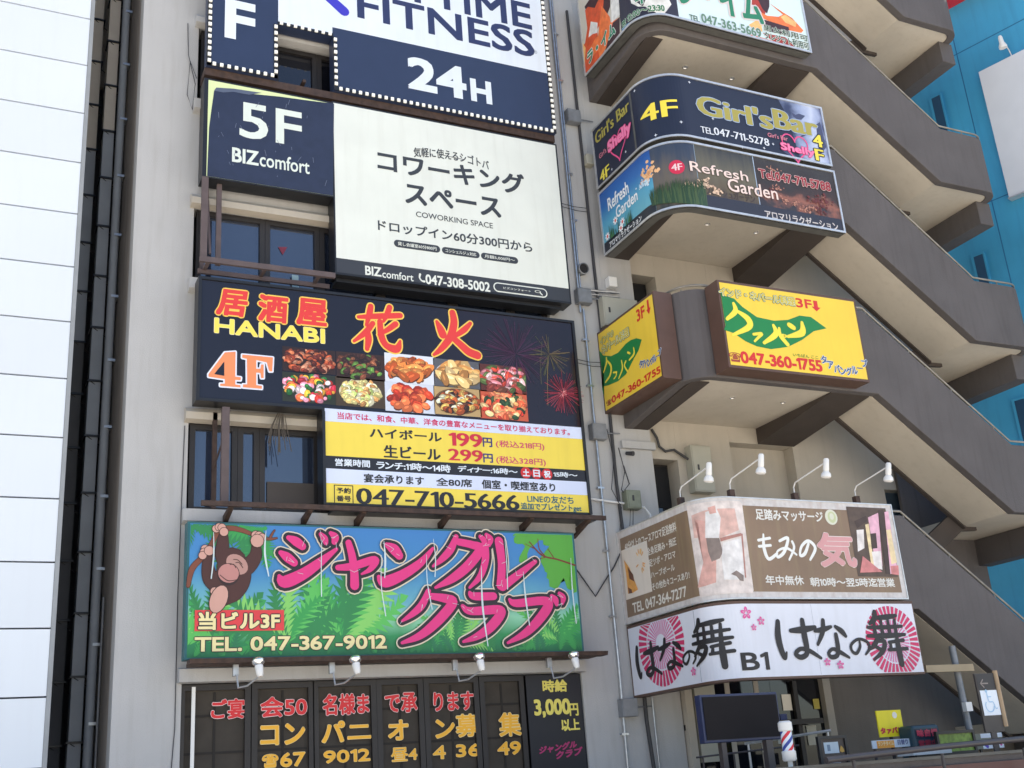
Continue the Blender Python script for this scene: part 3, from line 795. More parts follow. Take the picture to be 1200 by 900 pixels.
# ---- izakaya sign (upper picture board and lower price board in one L-shaped frame)
t = thing('izakaya_sign', 'black izakaya signboard with red characters, food photos and a yellow price board', 'signboard', (5.6, 14.6, 5.4))
uL, uR, zt_ = (2.585,8.530)[0], (8.467,8.578)[0] + .015, (2.623,8.557)[1]
zm_ = (2.607,6.736)[1]; uM = (4.312,5.999)[0]; zbb = (8.399,5.387)[1]
slab(S, uL, uM - .002, zm_, zt_, -0.25, 0).build('cabinet', M['black'], t)
slab(S, uM, uR, zbb, zt_, -0.25, 0).build('cabinet', M['black'], t)
q = MB()
for (a, b, c, d) in ((uL, uR, zt_ - .04, zt_), (uL, uM, zm_, zm_ + .04), (uL, uL + .045, zm_ + .04, zt_ - .04), (uR - .045, uR, zbb, zt_ - .04), (uM, uM + .04, zbb, zm_ - .02)):
    q.box(a, b, 14.575, 14.5995, c, d)
q.build('frame', M['black'], t)
HB_ = grad('izakaya_black_print', 0, uL, uR, [(0.0, (33, 34, 46)), (0.5, (28, 27, 38)), (0.75, (36, 28, 38)), (1.0, (30, 24, 33))], nscale=1.5, namt=0.2, rough=0.12)
zpt = (4.350,6.767)[1]
polys(S, [(rect(uL + .045, zpt + .005, uR - .046, zt_ - .041), 0), (rect(uL + .045, zm_ + .041, uM, zpt + .01), 0)], [HB_], t, name='black_print')
YO = [(P(245, 205, 90), .05)]
REDK = P(226, 62, 58)
text(S, '居', (2.822,8.007), (3.234,8.408), REDK, t, bold=0.06, layer=3, outline=YO, shear=.15)
text(S, '酒', (3.401,7.977), (3.826,8.395), REDK, t, bold=0.06, layer=3, outline=YO, shear=.05)
text(S, '屋', (3.952,7.986), (4.400,8.411), REDK, t, bold=0.06, layer=3, outline=YO, shear=.05)
text(S, 'HANABI', (2.812,7.735), (4.372,7.962), P(250, 226, 96), t, bold=0.07, layer=2, outline=[(P(250, 248, 225), .02)])
BW = [(YO[0][0], .028)]
brush_fire = dict(
 hana=[[(4.882,8.210,0.056),(5.167,8.254,0.091),(5.529,8.308,0.086)], [(5.073,8.402,0.086),(5.047,8.268,0.091),(4.998,8.093,0.045)], [(5.366,8.421,0.087),(5.323,8.301,0.086),(5.263,8.180,0.040)], [(5.097,8.133,0.079),(4.984,7.979,0.090),(4.803,7.821,0.044)], [(5.007,8.010,0.084),(5.024,7.872,0.101),(4.998,7.719,0.067)], [(5.451,8.162,0.092),(5.325,8.057,0.079),(5.185,7.962,0.045)], [(5.208,8.174,0.085),(5.223,7.949,0.101),(5.294,7.805,0.101),(5.452,7.766,0.124),(5.513,7.896,0.040)]],
 hi=[[(6.112,8.277,0.053),(6.164,8.167,0.116),(6.199,8.072,0.128)], [(6.663,8.311,0.059),(6.555,8.193,0.094),(6.402,8.077,0.070)], [(6.377,8.454,0.101),(6.390,8.280,0.118),(6.313,8.039,0.116),(6.158,7.838,0.092),(6.039,7.735,0.046)], [(6.343,8.053,0.093),(6.481,7.941,0.116),(6.609,7.838,0.128),(6.748,7.794,0.128)]])
for k_ in ('hana', 'hi'):
    brush(S, brush_fire[k_], YO[0][0], t, grow=0.022, layer=2, name='lettering_outline')
    brush(S, brush_fire[k_], REDK, t, grow=0.0, layer=3)
# "4F" in slab serifs
F4 = [[(2.960,7.458),(3.105,7.483),(3.104,7.119),(3.182,7.115),(3.177,7.074),(3.105,7.072),(3.106,7.005),(3.178,7.001),(3.178,6.971),(2.906,6.968),(2.905,6.998),(2.967,7.004),(2.966,7.070),(2.748,7.086),(2.747,7.122)], [(3.198,7.450),(3.622,7.450),(3.612,7.243),(3.572,7.240),(3.537,7.368),(3.389,7.390),(3.390,7.259),(3.449,7.265),(3.458,7.329),(3.493,7.332),(3.493,7.133),(3.459,7.130),(3.449,7.202),(3.390,7.207),(3.391,7.020),(3.469,7.016),(3.469,6.975),(3.212,6.974),(3.211,7.015),(3.269,7.020),(3.262,7.394),(3.198,7.403)]]
def outl(pts, g):
    c = [sum(p[0] for p in pts) / len(pts), sum(p[1] for p in pts) / len(pts)]
    return [(pts, 0)] + []
for pp in F4:
    brush(S, [[(a[0], a[1], .03), (b[0], b[1], .03)] for a, b in zip(pp, pp[1:] + pp[:1])], P(232, 238, 255), t, grow=0.006, layer=2, name='lettering_outline')
    polys(S, [(pp, 0)], [P(240, 146, 96)], t, layer=4, name='lettering')
polys(S, [([(2.956,7.115),(2.953,7.322),(2.822,7.129)], 0)], [HB_], t, layer=5, name='lettering')
# food photographs: flat prints built from many small coloured patches
def food(a, b, bgc, cols, n, r0, r1, name='food_photo', plate=None, ax=1.6):
    cols = [tuple(max(0, min(255, int(v * k_))) for v in c) for c in cols for k_ in (.85, 1.1)]; n = int(n * 1.25)
    ms = [P(*bgc)] + [P(*c) for c in cols]
    pl = [(rect(a[0], a[1], b[0], b[1]), 0)]
    W, H = b[0] - a[0], b[1] - a[1]
    if plate:
        ms.append(P(*plate[0])); pl.append((ell((a[0] + b[0]) / 2, (a[1] + b[1]) / 2, W * plate[1], H * plate[2], 28), len(ms) - 1))
        if len(plate) > 3: ms.append(P(*plate[3])); pl.append((ell((a[0] + b[0]) / 2, (a[1] + b[1]) / 2, W * (plate[1] - .04), H * (plate[2] - .05), 28), len(ms) - 1))
    def addc(c):
        ms.append(P(*[max(0, min(255, int(v))) for v in c])); return len(ms) - 1
    trip = [(addc([v * .45 for v in c]), addc(c), addc([v * 1.22 + 14 for v in c])) for c in cols]
    its = []
    for i in range(n):
        r = random.uniform(r0, r1) * H
        rr_ = math.sqrt(random.random()); th = random.uniform(0, 6.28); k_ = plate[1] - .06 if plate else .47
        cx = (a[0] + b[0]) / 2 + W * k_ * rr_ * math.cos(th); cz = (a[1] + b[1]) / 2 + H * (plate[2] - .08 if plate else .46) * rr_ * math.sin(th)
        its.append((-cz, cx, cz, r))
    its.sort()
    for (_, cx, cz, r) in its:
        ro = random.gauss(.2, .7); q_ = random.choice(trip); e_ = ax
        def cl(pts): return [(min(max(p[0], a[0]), b[0]), min(max(p[1], a[1]), b[1])) for p in pts]
        pl.append((cl(ell(cx + .004, cz - r * .25, r * e_ * 1.08, r * 1.05, 10, ro)), q_[0]))
        pl.append((cl(blob(cx, cz, r, 10, .12, ax=e_, rot=ro)), q_[1]))
        pl.append((cl(ell(cx - r * .2, cz + r * .3, r * e_ * .45, r * .28, 7, ro)), q_[2]))
    polys(S, pl, ms, t, layer=2, name=name, step=0.00002)
MEAT = [(140, 54, 32), (175, 80, 46), (90, 34, 26), (205, 115, 75), (60, 24, 20)]
food((3.756,7.273), (4.523,7.638), (44, 26, 26), MEAT + [(196, 132, 104)], 95, .04, .12)
food((3.755,6.823), (4.516,7.257), (40, 46, 36), [(205, 50, 40), (230, 150, 175), (240, 220, 225), (235, 110, 60), (40, 110, 50), (250, 190, 60), (190, 40, 60)], 85, .05, .13, ax=1.2)
food((4.532,7.237), (5.256,7.640), (52, 32, 28), [(80, 40, 30), (120, 66, 44), (60, 34, 30), (96, 140, 60), (150, 90, 60), (40, 24, 22)], 95, .04, .11)
food((4.513,6.820), (5.248,7.258), (70, 56, 40), [(232, 222, 150), (214, 190, 120), (240, 236, 200), (206, 150, 90), (190, 210, 120)], 80, .04, .1, plate=((70, 60, 50), .47, .47, (226, 214, 170)))
food((5.259,7.248), (6.031,7.694), (222, 228, 240), [(206, 106, 44), (226, 136, 64), (180, 80, 34), (236, 160, 84)], 42, .08, .15, plate=((50, 40, 40), .46, .40), ax=2.0)
food((5.249,6.798), (6.014,7.249), (208, 216, 232), [(204, 66, 34), (224, 92, 50), (178, 48, 28), (232, 120, 70)], 34, .1, .17, plate=((226, 230, 238), .48, .47), ax=1.3)
food((6.019,7.238), (6.775,7.681), (90, 92, 100), [(226, 180, 110), (240, 208, 150), (200, 140, 76), (236, 196, 130)], 26, .12, .2, plate=((206, 214, 226), .46, .42), ax=2.1)
food((6.003,6.806), (6.758,7.245), (190, 160, 110), [(60, 34, 24), (150, 80, 40), (100, 50, 30), (210, 170, 90), (220, 220, 190), (190, 90, 40)], 85, .05, .11, plate=((110, 80, 50), .48, .46, (60, 36, 26)))
food((6.763,7.223), (7.542,7.668), (90, 40, 34), [(214, 130, 140), (236, 190, 190), (150, 60, 50), (120, 70, 50), (80, 100, 50), (210, 70, 50)], 70, .06, .13, ax=2.0)
food((6.740,6.795), (7.531,7.242), (200, 90, 60), [(232, 100, 60), (240, 160, 100), (214, 60, 44), (250, 210, 150), (40, 70, 40), (236, 130, 90)], 70, .06, .13)
# fireworks
def burst(c, R, n, cols, w_=0.008, name='firework_print'):
    ms = [P(*k_) for k_ in cols]; pl = []
    for i in range(n):
        a_ = random.uniform(0, 6.283); L_ = R * random.uniform(.4, 1); s0 = R * random.uniform(0, .25); dx, dz = math.cos(a_), math.sin(a_)
        pl.append(([(c[0] + dx * s0 - dz * w_ * .3, c[1] + dz * s0 + dx * w_ * .3), (c[0] + dx * s0 + dz * w_ * .3, c[1] + dz * s0 - dx * w_ * .3), (c[0] + dx * L_ + dz * w_ * .5, c[1] + dz * L_ - dx * w_ * .5), (c[0] + dx * L_ - dz * w_ * .5, c[1] + dz * L_ + dx * w_ * .5)], random.randrange(len(ms))))
    polys(S, pl, ms, t, layer=2, name=name, step=0.00006)
burst((7.400,7.883), .62, 120, [(72, 40, 70), (60, 38, 62), (92, 48, 84)], .006)
burst((7.986,7.942), .42, 46, [(120, 104, 60), (92, 96, 62), (130, 108, 82)], .006)
burst((8.171,7.313), .38, 110, [(150, 40, 58), (190, 60, 80), (110, 34, 56), (80, 34, 50)], .007)
burst((8.171,7.313), .10, 40, [(236, 120, 130), (240, 170, 170)], .007)
brush(S, [[(7.954,7.867,0.017),(7.910,7.437,0.014),(7.888,7.086,0.012)]], P(104, 88, 58), t, name='firework_trail')
brush(S, [[(7.803,7.428,0.012),(7.820,7.759,0.010),(7.879,8.147,0.007)]], P(84, 78, 58), t, name='firework_trail')
# price board rows
zr = [zpt, (4.357,6.577)[1], (4.356,6.078)[1], (4.357,5.897)[1], (4.360,5.687)[1], zbb + .03]
LB = P(214, 224, 250)
for i, m_ in enumerate((LB, YEL, P(30, 32, 42), LB, YEL)):
    polys(S, [(rect(uM + .041, zr[i + 1] + (0.0 if i < 4 else 0), uR - .046, zr[i] - .001), 0)], [m_], t, name='price_board_row')
text(S, '当店では、和食、中華、洋食の豊富なメニューを取り揃えております。', (4.534,6.621), (8.225,6.724), P(206, 44, 96), t, bold=0.03)
text(S, 'ハイボール', (5.001,6.380), (6.095,6.527), BLK, t, bold=0.035, serif=.02)
text(S, '199', (6.202,6.334), (6.742,6.538), P(206, 40, 66), t, bold=0.0, serif=.09, layer=3)
text(S, '円', (6.745,6.350), (6.899,6.494), P(50, 50, 120), t, bold=0.05)
text(S, '(税込218円)', (6.957,6.345), (7.764,6.468), P(206, 60, 110), t, bold=0.02)
text(S, '生ビール', (5.200,6.099), (6.064,6.283), BLK, t, bold=0.035, serif=.02)
text(S, '299', (6.183,6.113), (6.733,6.288), P(206, 40, 66), t, bold=0.0, serif=.09, layer=3)
text(S, '円', (6.736,6.109), (6.893,6.247), P(50, 50, 120), t, bold=0.05)
text(S, '(税込328円)', (6.947,6.099), (7.766,6.224), P(206, 60, 110), t, bold=0.02)
text(S, '営業時間', (4.487,5.937), (4.991,6.043), WHITE, t, bold=0.04)
text(S, 'ランチ:11時〜14時', (5.084,5.925), (6.208,6.041), WHITE, t, bold=0.04)
text(S, 'ディナー:16時〜', (6.320,5.945), (7.281,6.041), WHITE, t, bold=0.04)
for c_, k_ in (((7.420,5.987), '土'), ((7.595,5.985), '日'), ((7.773,5.983), '祝')):
    polys(S, [(ell(c_[0], c_[1], .088, .088), 0)], [P(206, 40, 44)], t, layer=2, name='red_disc')
    text(S, k_, (c_[0] - .055, c_[1] - .055), (c_[0] + .055, c_[1] + .055), WHITE, t, bold=0.06, layer=3)
text(S, '15時〜', (7.880,5.948), (8.291,6.031), WHITE, t, bold=0.04)
text(S, '宴会承ります', (4.896,5.719), (5.789,5.848), BLK, t, bold=0.04)
text(S, '全80席', (5.973,5.722), (6.535,5.843), BLK, t, bold=0.04)
text(S, '個室・喫煙室あり', (6.687,5.713), (7.891,5.850), BLK, t, bold=0.04)
ba, bb_ = (4.471,5.406), (4.733,5.662)
brush(S, [[(ba[0], ba[1], .012), (bb_[0], ba[1], .012)], [(bb_[0], ba[1], .012), (bb_[0], bb_[1], .012)], [(bb_[0], bb_[1], .012), (ba[0], bb_[1], .012)], [(ba[0], bb_[1], .012), (ba[0], ba[1], .012)]], BLK, t, name='box_outline')
hz = (ba[1] + bb_[1]) / 2
text(S, '予約', (ba[0] + .03, hz + .015), (bb_[0] - .03, bb_[1] - .03), BLK, t, bold=0.05)
text(S, '番号', (ba[0] + .03, ba[1] + .03), (bb_[0] - .03, hz - .015), BLK, t, bold=0.05)
text(S, '047-710-5666', (4.777,5.411), (7.275,5.636), BLK, t, bold=0.0, serif=.085)
text(S, 'LINEの友だち', (7.409,5.535), (8.184,5.653), P(30, 100, 120), t, bold=0.035)
text(S, '追加でプレゼントget', (7.295,5.410), (8.308,5.531), P(30, 100, 120), t, bold=0.035)
back_frame(t, uL, uR, zm_ + .1, zt_)

# ---- jungle club sign
t = thing('jungle_club_sign', 'painted jungle club sign with pink lettering and a hanging ape, under the price board', 'signboard', (5.4, 14.6, 3.37))
uL, uR = (2.526,4.699)[0], (8.139,4.266)[0]; zt_ = (2.525,5.095)[1]; zbb = (2.517,3.360)[1]
slab(S, uL, uR, zbb, zt_, -0.20, 0).build('cabinet', mat('teal_sign_cabinet', (0.02, 0.12, 0.14), 0.5), t)
JB = grad('jungle_sky_print', 2, zbb, zt_, [(0.0, (24, 112, 70)), (0.14, (40, 140, 82)), (0.28, (140, 206, 170)), (0.42, (104, 172, 190)), (0.64, (66, 136, 190)), (1.0, (64, 128, 196))], nscale=1.1, namt=0.10)
polys(S, [(rect(uL + .03, zbb + .02, uR - .03, zt_ - .025), 0)], [JB], t, name='jungle_background')
GR = [P(56, 158, 80), P(92, 190, 92), P(46, 134, 76), P(134, 206, 104), P(38, 122, 80)]
pl = []
def leaf(c, a_, L_, W_, mi, teeth=7):
    """a frond: curved rib with pointed leaflets on both sides, one outline"""
    n_ = teeth + 4; bend = random.uniform(-.45, .45); sides = {}
    for sd_ in (-1, 1):
        out = []
        for i in range(n_):
            f = (i + .2) / n_
            for (ff, wf) in ((f, .16), (f + 1.5 / n_, 1.0)):
                aa = a_ + bend * min(ff, 1.1)
                x = c[0] + L_ * min(ff, 1.0) * math.cos(aa); z_ = c[1] + L_ * min(ff, 1.0) * math.sin(aa)
                w_ = W_ * 1.35 * wf * math.sin(math.pi * (min(f, 1) * .82 + .14)) + .004
                out.append((x - sd_ * w_ * math.sin(aa), z_ + sd_ * w_ * math.cos(aa)))
        sides[sd_] = out
    tip = (c[0] + L_ * 1.08 * math.cos(a_ + bend), c[1] + L_ * 1.08 * math.sin(a_ + bend))
    pts = sides[1] + [tip] + sides[-1][::-1]
    pl.append(([(min(max(p[0], uL + .035), uR - .035), min(max(p[1], zbb + .025), zt_ - .03)) for p in pts], mi))
base = [((4.530,3.591), 1.0), ((2.875,3.589), .7), ((7.730,3.503), .55), ((6.138,3.500), .45), ((3.821,3.554), .8)]
for (c_, sc1) in base:
    for i in range(11):
        a_ = math.pi * (0.06 + .88 * i / 10) + random.uniform(-.08, .08)
        leaf(c_, a_, sc1 * random.uniform(.9, 1.35), sc1 * random.uniform(.10, .17), random.choice([0, 0, 1, 2, 2, 3]))
for i in range(46):
    leaf((random.uniform(uL + .1, uR - .1), zbb + .03), random.uniform(.9, 2.2), random.uniform(.16, .34), .05, random.choice([2, 4, 0]), 3)
for (x_, z_, n_) in (((2.580,5.050) + (6,)), ((3.169,5.059) + (8,)), ((3.448,5.006) + (7,))):
    for i in range(n_): leaf((x_, z_), -math.pi * random.uniform(.02, .98), random.uniform(.35, .6), .10, random.choice([2, 0, 2]), 6)
polys(S, pl, GR, t, layer=2, name='painted_leaves', step=0.000018)
pl = [([(7.169,5.097),(8.136,5.088),(8.167,4.729),(8.144,4.225),(7.999,4.245),(7.900,4.431),(7.791,4.275),(7.659,4.346),(7.604,4.511),(7.553,4.718),(7.708,4.889),(7.552,4.970),(7.378,4.840),(7.289,4.589),(7.207,4.712),(7.312,4.881),(7.137,4.981)], 0)]
pl2 = []
for pts, mi in pl:
    nn = []
    for a, b in zip(pts, pts[1:] + pts[:1]):
        for k_ in range(4):
            f = k_ / 4; j = 0 if k_ == 0 else random.uniform(-.035, .035)
            nn.append((min(max(a[0] + (b[0] - a[0]) * f + j, uL + .03), uR - .035), min(a[1] + (b[1] - a[1]) * f + j, zt_ - .03)))
    pl2.append((nn, mi))
polys(S, pl2, [P(88, 168, 60), P(60, 170, 80)], t, layer=2, name='painted_foliage')
BR = P(112, 62, 44); BR2 = P(60, 36, 32); SK = P(224, 164, 148)
for st_ in ([(8.107,4.612,0.027),(7.831,4.692,0.025),(7.579,4.750,0.025),(7.387,4.945,0.017)], [(7.624,4.740,0.019),(7.541,4.844,0.015),(7.530,4.991,0.011)], [(7.763,4.722,0.017),(7.681,4.847,0.011)], [(7.623,4.719,0.013),(7.492,4.686,0.008)], [(7.471,4.842,0.015),(7.315,4.912,0.008)]):
    brush(S, [st_], P(120, 58, 40), t, layer=3, name='painted_branch')
# the ape hanging from its branch
bw = [[(2.549,4.266,0.043),(2.593,4.483,0.069),(2.731,4.649,0.062),(2.835,4.816,0.055),(2.923,4.986,0.060),(3.068,5.018,0.064),(3.216,4.994,0.056),(3.365,4.942,0.045),(3.552,4.890,0.034),(3.674,4.903,0.019)], [(3.589,4.910,0.030),(3.618,4.968,0.023),(3.646,5.007,0.015)]]
brush(S, bw, BR2, t, layer=3, grow=.006, name='painted_branch'); brush(S, bw, P(126, 70, 50), t, layer=4, name='painted_branch')
body = [[(2.978,4.950,0.093),(2.971,4.820,0.139),(2.964,4.671,0.166),(3.038,4.562,0.220)], [(3.403,4.830,0.094),(3.394,4.661,0.149),(3.294,4.529,0.203),(3.166,4.491,0.276)], [(2.788,4.668,0.092),(2.791,4.485,0.145),(2.844,4.341,0.199),(3.006,4.270,0.272)], [(3.092,4.582,0.350),(3.112,4.416,0.439),(3.042,4.252,0.417),(2.937,4.107,0.197)]]
brush(S, body, BR2, t, layer=4, grow=.012, name='painted_fur'); brush(S, body, P(76, 42, 36), t, layer=5, name='painted_fur')
fp = [(ell(*(3.156,4.546), .155, .115, 20, -.7), 0), (ell(*(3.049,4.416), .142, .145, 20, -.2), 1), (ell(*(3.049,4.430), .132, .122, 20, -.2), 2)]
polys(S, fp, [P(186, 142, 132), P(50, 30, 28), P(192, 134, 128)], t, layer=6, name='painted_face')
brush(S, [[(2.941,4.405,0.009),(3.041,4.334,0.011),(3.140,4.344,0.009)], [(3.110,4.609,0.009),(3.165,4.601,0.009),(3.220,4.547,0.009)], [(3.065,4.541,0.009),(3.111,4.545,0.009),(3.139,4.499,0.009)], [(3.138,4.567,0.009),(3.183,4.565,0.009),(3.230,4.501,0.009)]], BR2, t, layer=7, name='painted_face_lines')
pl = []
for (x_, z_), r_ in (((2.883,5.004), .05), ((2.919,5.027), .05), ((2.955,5.021), .05), ((2.982,4.965), .055), ((3.393,4.933), .055), ((3.436,4.925), .055), ((3.477,4.907), .05), ((3.412,4.858), .085), ((2.747,4.737), .05), ((2.734,4.694), .05), ((2.717,4.652), .05), ((2.798,4.714), .06), ((2.873,4.197), .05), ((2.962,4.219), .05), ((2.993,4.179), .045), ((3.008,4.134), .045)):
    pl += [(ell(x_, z_, r_ + .008, r_ + .008, 12), 0), (ell(x_, z_, r_, r_, 12), 1)]
c_ = (2.928,4.098)
pl += [(ell(c_[0], c_[1], .115, .19, 16, -.35), 0), (ell(c_[0], c_[1], .105, .18, 16, -.35), 1)]
polys(S, pl, [BR2, P(208, 160, 146)], t, layer=7, name='painted_hands')
rb = [(2.638,3.701), (3.766,3.962)]
polys(S, [(capsule((rb[0][0], rb[0][1]), (rb[1][0], rb[1][1] + .0))[0:0] or rect(rb[0][0], rb[0][1], rb[1][0], rb[1][1]), 0)], [P(222, 66, 70)], t, layer=6, name='red_label')
CREAM = P(240, 226, 168)
text(S, '当ビル3F', (2.681,3.713), (3.711,3.940), CREAM, t, bold=0.06, layer=7, outline=[(BLK, .06)])
text(S, 'TEL. 047-367-9012', (2.643,3.449), (5.149,3.630), CREAM, t, bold=0.06, layer=4, outline=[(BLK, .06)])
PK = P(226, 52, 132)
JL = [[(3.826,4.907,0.067),(3.922,4.861,0.124),(4.008,4.796,0.105)], [(3.721,4.705,0.066),(3.802,4.650,0.123),(3.896,4.576,0.104)], [(4.262,4.966,0.058),(4.310,4.909,0.097),(4.329,4.852,0.068)], [(4.400,4.984,0.058),(4.458,4.933,0.107),(4.447,4.864,0.078)],
 [(3.697,4.400,0.046),(3.767,4.322,0.158),(4.014,4.427,0.150),(4.257,4.596,0.114),(4.475,4.768,0.048)],
 [(4.490,4.519,0.076),(4.698,4.541,0.106),(5.011,4.633,0.107),(4.947,4.510,0.077),(4.819,4.437,0.029)], [(4.645,4.859,0.088),(4.691,4.676,0.106),(4.715,4.459,0.115),(4.716,4.282,0.124)],
 [(5.186,4.842,0.069),(5.287,4.785,0.148),(5.361,4.698,0.118)], [(5.059,4.401,0.058),(5.143,4.334,0.154),(5.402,4.434,0.137),(5.670,4.604,0.109),(5.864,4.808,0.045)],
 [(6.224,4.983,0.072),(6.132,4.803,0.111),(5.990,4.660,0.090),(5.852,4.558,0.035)], [(6.263,4.908,0.102),(6.463,4.872,0.113),(6.586,4.813,0.133),(6.390,4.581,0.141),(6.136,4.392,0.119),(5.874,4.262,0.039)], [(6.598,4.993,0.062),(6.650,4.943,0.093),(6.657,4.886,0.051)], [(6.694,5.021,0.062),(6.752,4.961,0.093),(6.724,4.878,0.062)],
 [(6.656,4.866,0.123),(6.653,4.661,0.112),(6.561,4.432,0.091),(6.387,4.265,0.040)], [(6.884,4.933,0.135),(6.906,4.614,0.123),(6.866,4.299,0.131)], [(6.892,4.279,0.121),(7.129,4.438,0.112),(7.443,4.649,0.062)],
 [(5.766,4.212,0.078),(5.669,4.032,0.106),(5.535,3.912,0.086),(5.367,3.808,0.033)], [(5.805,4.144,0.088),(6.040,4.106,0.127),(6.116,4.047,0.137),(5.893,3.814,0.135),(5.624,3.616,0.104),(5.356,3.520,0.042)],
 [(6.382,4.196,0.050),(6.444,4.146,0.109),(6.745,4.147,0.110)], [(6.263,4.008,0.059),(6.377,3.939,0.108),(6.786,3.958,0.129),(6.837,3.898,0.139),(6.659,3.712,0.137),(6.452,3.592,0.097),(6.245,3.523,0.038)],
 [(6.990,4.098,0.050),(7.087,4.048,0.110),(7.497,4.084,0.122),(7.607,4.033,0.142),(7.446,3.831,0.140),(7.204,3.633,0.109),(6.917,3.499,0.039)], [(7.664,4.151,0.061),(7.717,4.100,0.102),(7.734,4.033,0.061)], [(7.795,4.187,0.062),(7.848,4.131,0.092),(7.828,4.049,0.051)]]
brush(S, JL, P(226, 214, 192), t, grow=.060, layer=8, name='lettering_outline', step=.00003)
brush(S, JL, P(38, 30, 40), t, grow=.042, layer=10, name='lettering_outline', step=.00003)
brush(S, JL, PK, t, grow=.0, layer=12, name='brush_lettering', step=.00003)
# pale drips and cracks where the print has worn
cr_ = []
for x_ in (100, 232, 378, 540, 548, 668, 690, 828, 905, 955, 1110):
    u_ = (2.333,4.407)[0] + (x_) / 2.4 * 0.01232 ; a_ = zt_ - random.uniform(.05, .6); b_ = a_ - random.uniform(.5, 1.2)
    cr_.append([(u_, a_, .006), (u_ + random.uniform(-.02, .02), (a_ + max(b_, zbb + .05)) / 2, random.uniform(.012, .03)), (u_ + random.uniform(-.03, .05), max(b_, zbb + .05), .014)])
for i in range(60):
    k_ = random.choice(JL); p_ = random.choice(k_); a_ = random.uniform(0, 6.28); L_ = random.uniform(.04, .10)
    cr_.append([(p_[0], p_[1], .005), (p_[0] + L_ * math.cos(a_), p_[1] + L_ * math.sin(a_), .004)])
brush(S, cr_, P(205, 222, 226), t, layer=14, name='wear_marks', step=.00001)
# rusty ledges below the boards
ld = thing('steel_ledge', 'rusty brown steel ledge under the yellow price board', 'ledge', (5.6, 14.5, 5.3))
q = MB(); q.box(2.66, 8.62, 14.42, 14.47, 5.27, 5.335); q.build('angle_bar', M['rust'], ld)
for x_ in (3.05, 4.1, 4.85, 6.1, 7.4, 8.35):
    q = MB(); q.prism([(14.47, 5.30), (14.47, 5.25), (14.99, 5.10), (14.99, 5.22)], 0, x_ - .03, x_ + .03); q.build('bracket', M['rust'], ld)
MB().box(4.45, 8.55, 14.60, 14.99, 5.30, 5.34).build('shelf_plate', M['black'], ld)
ld = thing('steel_ledge', 'brown steel ledge along the foot of the jungle club sign, carrying spotlights', 'ledge', (5.4, 14.5, 3.3))
q = MB(); q.prism([(14.40, 3.345), (14.62, 3.345), (14.62, 3.29), (14.42, 3.29)], 0, 2.56, 8.42); q.build('angle_bar', M['rust'], ld)
q = MB(); q.box(2.60, 8.35, 14.63, 14.87, 3.29, 3.34); q.build('shelf_plate', M['rust'], ld)
# ---- brown steel balcony frame beside the coworking sign
fr = thing('balcony_rail_frame', 'plum brown steel frame hanging in front of the fifth floor window', 'frame', (3.6, 14.6, 8.8))
za, zb2 = (2.620,10.125)[1], (2.646,8.833)[1]
ua, ub = (2.639,9.365)[0], (4.534,8.825)[0]
for nm, a in (('post', (ua - .04, ua + .05, 14.57, 14.62, zb2, za)), ('post', (ua + .02, ua + .07, 14.90, 14.95, zb2, za + .1)), ('post', (ua + .20, ua + .27, 14.72, 14.77, zb2, za))):
    bx(nm, M['rail_brown'], fr, *a)
MB().box(ua - .05, ub, 14.55, 14.60, zb2 - .06, zb2 + .02).build('rail', M['rail_brown'], fr)
MB().box(ua - .02, ub, 14.85, 14.89, zb2 - .1, zb2 - .03).build('rail', M['rail_brown'], fr)
for i in range(3):
    x_ = ua + .05 + i * (ub - ua) * .42
    q = MB(); q.box(x_, x_ + .05, 14.602, 14.85, zb2 - .05, zb2 - .01); q.build('cross_bar', M['rail_brown'], fr)
q = MB(); q.tube([(ua + .1, 14.62, zb2 + .1), (ua + .1, 14.93, za + .05)], .018, 6); q.build('brace', M['rail_brown'], fr)
ps = thing('steel_post', 'brown steel post standing in front of the fourth floor window', 'post', (3.25, 14.75, 5.3))
up = (2.991,5.945)[0]
bx('post', M['rail_brown'], ps, up - .05, up + .05, 14.6, 14.68, 5.34, zm_ - .0 if False else 6.68)
bx('post', M['rust'], ps, up - .12, up - .06, 14.86, 14.92, 5.34, 6.68)
q = MB(); q.tube([(up, 14.68, 6.3), (up - .1, 14.86, 5.9)], .014, 6); q.build('brace', M['rust'], ps)
nb = MB()
for i in range(16):
    a_ = random.uniform(-.09, .09); nb.tube([(3.78 + a_ * .6, 14.78, 6.70), (3.74 + a_ * 1.3, 14.74, 6.5), (3.74 + a_ * 2 , 14.72, 6.36 - random.uniform(0, .3))], .006, 4)
tag(nb.build('cable_bundle', mat('old_tan_cable', (0.09, 0.075, 0.06), 0.8), None), 'frayed bundle of old cable hanging under the izakaya sign', 'cable')

